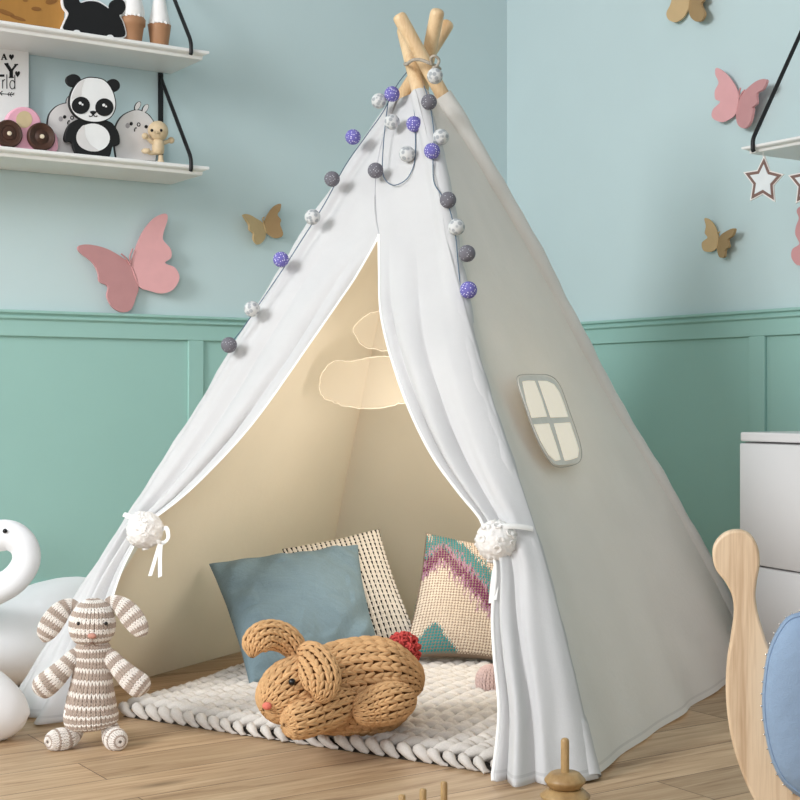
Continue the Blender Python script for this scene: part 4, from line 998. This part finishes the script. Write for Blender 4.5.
# pink toy car
cpC = (0, 50, 7.27)
M_carp = mat('pink_lacquered_wood', (232, 172, 190), var=.03, rough=.45); M_whl = mat('dark_brown_wheel', (72, 46, 34), var=.15, rough=.5); M_hub = mat('pale_hub', (226, 212, 188)); M_cw = mat('beige_round_window', (206, 186, 148), var=.05)
cc_ = Card('toy_car', 'pink wooden toy car with dark brown wheels, before the lettered print', 'toy car', cpC, SD-.028, (150, 735))
cc_.part('body', cr([(-70, 712), (-85, 640), (-60, 570), (0, 560), (30, 545), (60, 470), (110, 425), (175, 412), (240, 430), (290, 485), (312, 562), (360, 575), (408, 610), (425, 670), (412, 735), (300, 738), (100, 722)], 5, True), M_carp, .0, .022, bevel=.004)
cc_.part('side_window', ell(176, 505, 58, 62, .2), M_cw, .001, .004)
for x, y in ((54, 640), (291, 664)):
    o = MB(); cxy = cc_.P(x, y, .0); R = np.linalg.norm(cc_.P(x+98, y)-cc_.P(x, y)); cxy[2] = max(cxy[2], z_lo+R+.0005)
    w_ = o.lathe([(.001, -.002), (R*.92, -.002), (R, .002), (R, .012), (R*.9, .016), (R*.84, .0145), (R*.62, .0145), (R*.58, .012), (R*.46, .012), (R*.42, .0145), (.001, .0145)], cxy, nL, 40).build('wheel', M_whl, cc_.t)
    MB().lathe([(.001, .010), (R*.17, .0115), (R*.15, .018), (.001, .019)], cxy, nL, 20).build('hub', M_hub, w_)
# framed print with black lettering
pr = Card('lettered_print', 'white board print with black lettering and hearts, behind the pink toy car', 'wall print', cpC, .03, (100, 700))
bz = pr.P(210, 20); wv = nrm((pr.P(100, 400)-pr.P(210, 400))*V3(1, 1, 0))
bd = MB().box(V3(bz[0], bz[1], z_lo+.0005), wv*.28, -nL*.014, UP*(bz[2]-z_lo+.004)).build('board', M_shelf, pr.t, smooth=False, bevel=.001)
def heart(cx, cy, w_, h_, m):
    t = np.linspace(0, 2*np.pi, 40)[:-1]; x = 16*np.sin(t)**3; y = 13*np.cos(t)-5*np.cos(2*t)-2*np.cos(3*t)-np.cos(4*t)
    m.prism([pr.P(cx+a*w_/34, cy-b*h_/30, .0012) for a, b in zip(x, y)], nL, .001)
m = MB(); o_ = .0012
A_ = lambda pts, w_: pr.add_stroke(m, pts, w_, o_)
A_([(14, 68), (28, 28)], 6); A_([(28, 28), (44, 68)], 12); A_([(20, 54), (38, 54)], 5); A_([(8, 69), (21, 69)], 5); A_([(35, 69), (53, 69)], 5)
heart(84, 50, 38, 46, m)
A_([(-24, 96), (-24, 190)], 20); A_([(-34, 186), (32, 186)], 17)
A_([(44, 98), (80, 152)], 24); A_([(120, 104), (84, 152)], 16); A_([(82, 146), (82, 202)], 26); A_([(32, 100), (62, 100)], 10); A_([(104, 106), (132, 106)], 10); A_([(64, 199), (100, 199)], 9)
heart(128, 173, 38, 48, m)
A_([(19, 216), (19, 280)], 6); A_(cr([(19, 236), (26, 220), (38, 214)], 4), 6)
A_([(50, 178), (50, 281)], 6)
A_([(108, 180), (108, 284)], 6); A_(np.vstack([ell(90, 252, 18, 31), ell(90, 252, 18, 31)[:1]]), 6)
A_([(-40, 312), (104, 326)], 5); A_([(2, 312), (18, 298)], 6); A_([(2, 312), (16, 330)], 6); A_([(72, 322), (88, 306)], 5); A_([(72, 322), (84, 340)], 5); A_([(88, 324), (104, 312)], 5); A_([(56, 320), (70, 308)], 5); A_([(56, 320), (66, 334)], 5)
m.build('lettering', BLK, bd, smooth=False)
# upper shelf: spotted wooden animal, black bear, two ice cream toys
cpU = (0, 0, 7.27)
M_och = mat('ochre_wood', (178, 128, 62), var=.08, scale=20, rough=.55, stretch=(1, 1, .3)); M_och2 = mat('ochre_spot', (140, 94, 44), var=.08)
an = Card('spotted_animal_cutout', 'ochre wooden animal cutout with darker spots on the upper shelf', 'cutout toy', cpU, SD-.042, (250, 190), zs=z_up)
bo = an.part('body', cr([(-160, 150), (-180, 0), (-120, -170), (40, -260), (230, -255), (380, -180), (452, -60), (472, 40), (468, 120), (450, 208), (300, 190), (60, 165)], 6, True), M_och, .0, .018, bevel=.002)
m = MB()
for e in ((265, 64, 36, 15, .1), (185, 4, 18, 9, .1), (375, 8, 44, 22, -.2), (40, 90, 70, 16, .35), (130, 132, 60, 12, .3), (60, -60, 40, 24, .3), (300, -110, 46, 26, -.1), (150, -150, 40, 24, .1)):
    m.prism([an.P(x, y, .0012) for x, y in ell(*e)], nL, .002)
m.build('spots', M_och2, bo)
be = Card('bear_cutout', 'black bear head cutout with white edge on the upper shelf', 'cutout toy', cpU, SD-.028, (640, 240), zs=z_up)
bear = [(468, 215), (474, 160), (500, 98), (470, 50), (462, -10), (485, -60), (530, -72), (565, -40), (584, 18), (640, 8), (710, 14), (770, 48), (790, 60), (800, 20), (850, -10), (900, 8), (912, 60), (890, 100), (868, 112), (895, 170), (905, 262), (780, 264), (620, 240)]
o_b = cr(bear, 5, True)
be.part('white_edge', grow(o_b, 11), WHI, -.001, .012); hb = be.part('head', o_b, BLK, .001, .004)
for e in ((558, 234, 26, 17, .1), (800, 268, 26, 16, .1)): be.part('paw', ell(*e), WHI, .002, .001)
cpI = (100, 0, 6.667)
M_cone = mat('brown_cone_wood', (170, 126, 92), var=.05, scale=30, rough=.6); M_cream = mat('white_ice_cream', (240, 238, 236), var=.02, rough=.6)
def ice(lab, d, xc, yb, prof_c, prof_w):
    c = Card('ice_cream_toy', lab, 'toy ice cream', cpI, d, (xc, yb), 'toy ice creams', zs=z_up)
    b = c.P(xc, yb); b[2] = z_up; k = np.linalg.norm(c.P(xc, yb-200)-c.P(xc, yb-100))/100
    MB().lathe([(r*k, (yb-y)*k+.0005) for r, y in prof_c], b, sides=36).build('cone', M_cone, c.t, label='brown cone')
    m = MB(); pr_ = [(r*k, (yb-y)*k) for r, y in prof_w]; m.lathe(pr_, b, sides=36)
    y0 = (yb-prof_w[0][1])*k; r0_ = prof_w[0][0]*k
    for i in range(16):
        a = i/16*2*math.pi; m.sphere(b+V3(math.cos(a)*r0_*.95, math.sin(a)*r0_*.95, y0), .0034+.001*(i % 3), nu=10, nv=8)
    m.build('ice_cream', M_cream, c.t, label='white ice cream top')
ice('toy ice cream with a wide scoop, left of the pair', SD-.045, 218, 268, [(.5, 268), (54, 268), (58, 262), (74, 156), (84, 150), (86, 110), (76, 96), (1, 96)], [(74, 92), (80, 60), (76, 30), (66, 0), (62, -20), (56, -50), (38, -85), (12, -110), (.5, -114)])
ice('toy ice cream with a tall pointed top, right of the pair', SD-.045, 396, 290, [(.5, 290), (54, 290), (58, 284), (74, 168), (77, 142), (1, 140)], [(72, 136), (70, 116), (62, 80), (54, 40), (46, 0), (36, -50), (24, -100), (10, -140), (.5, -150)])
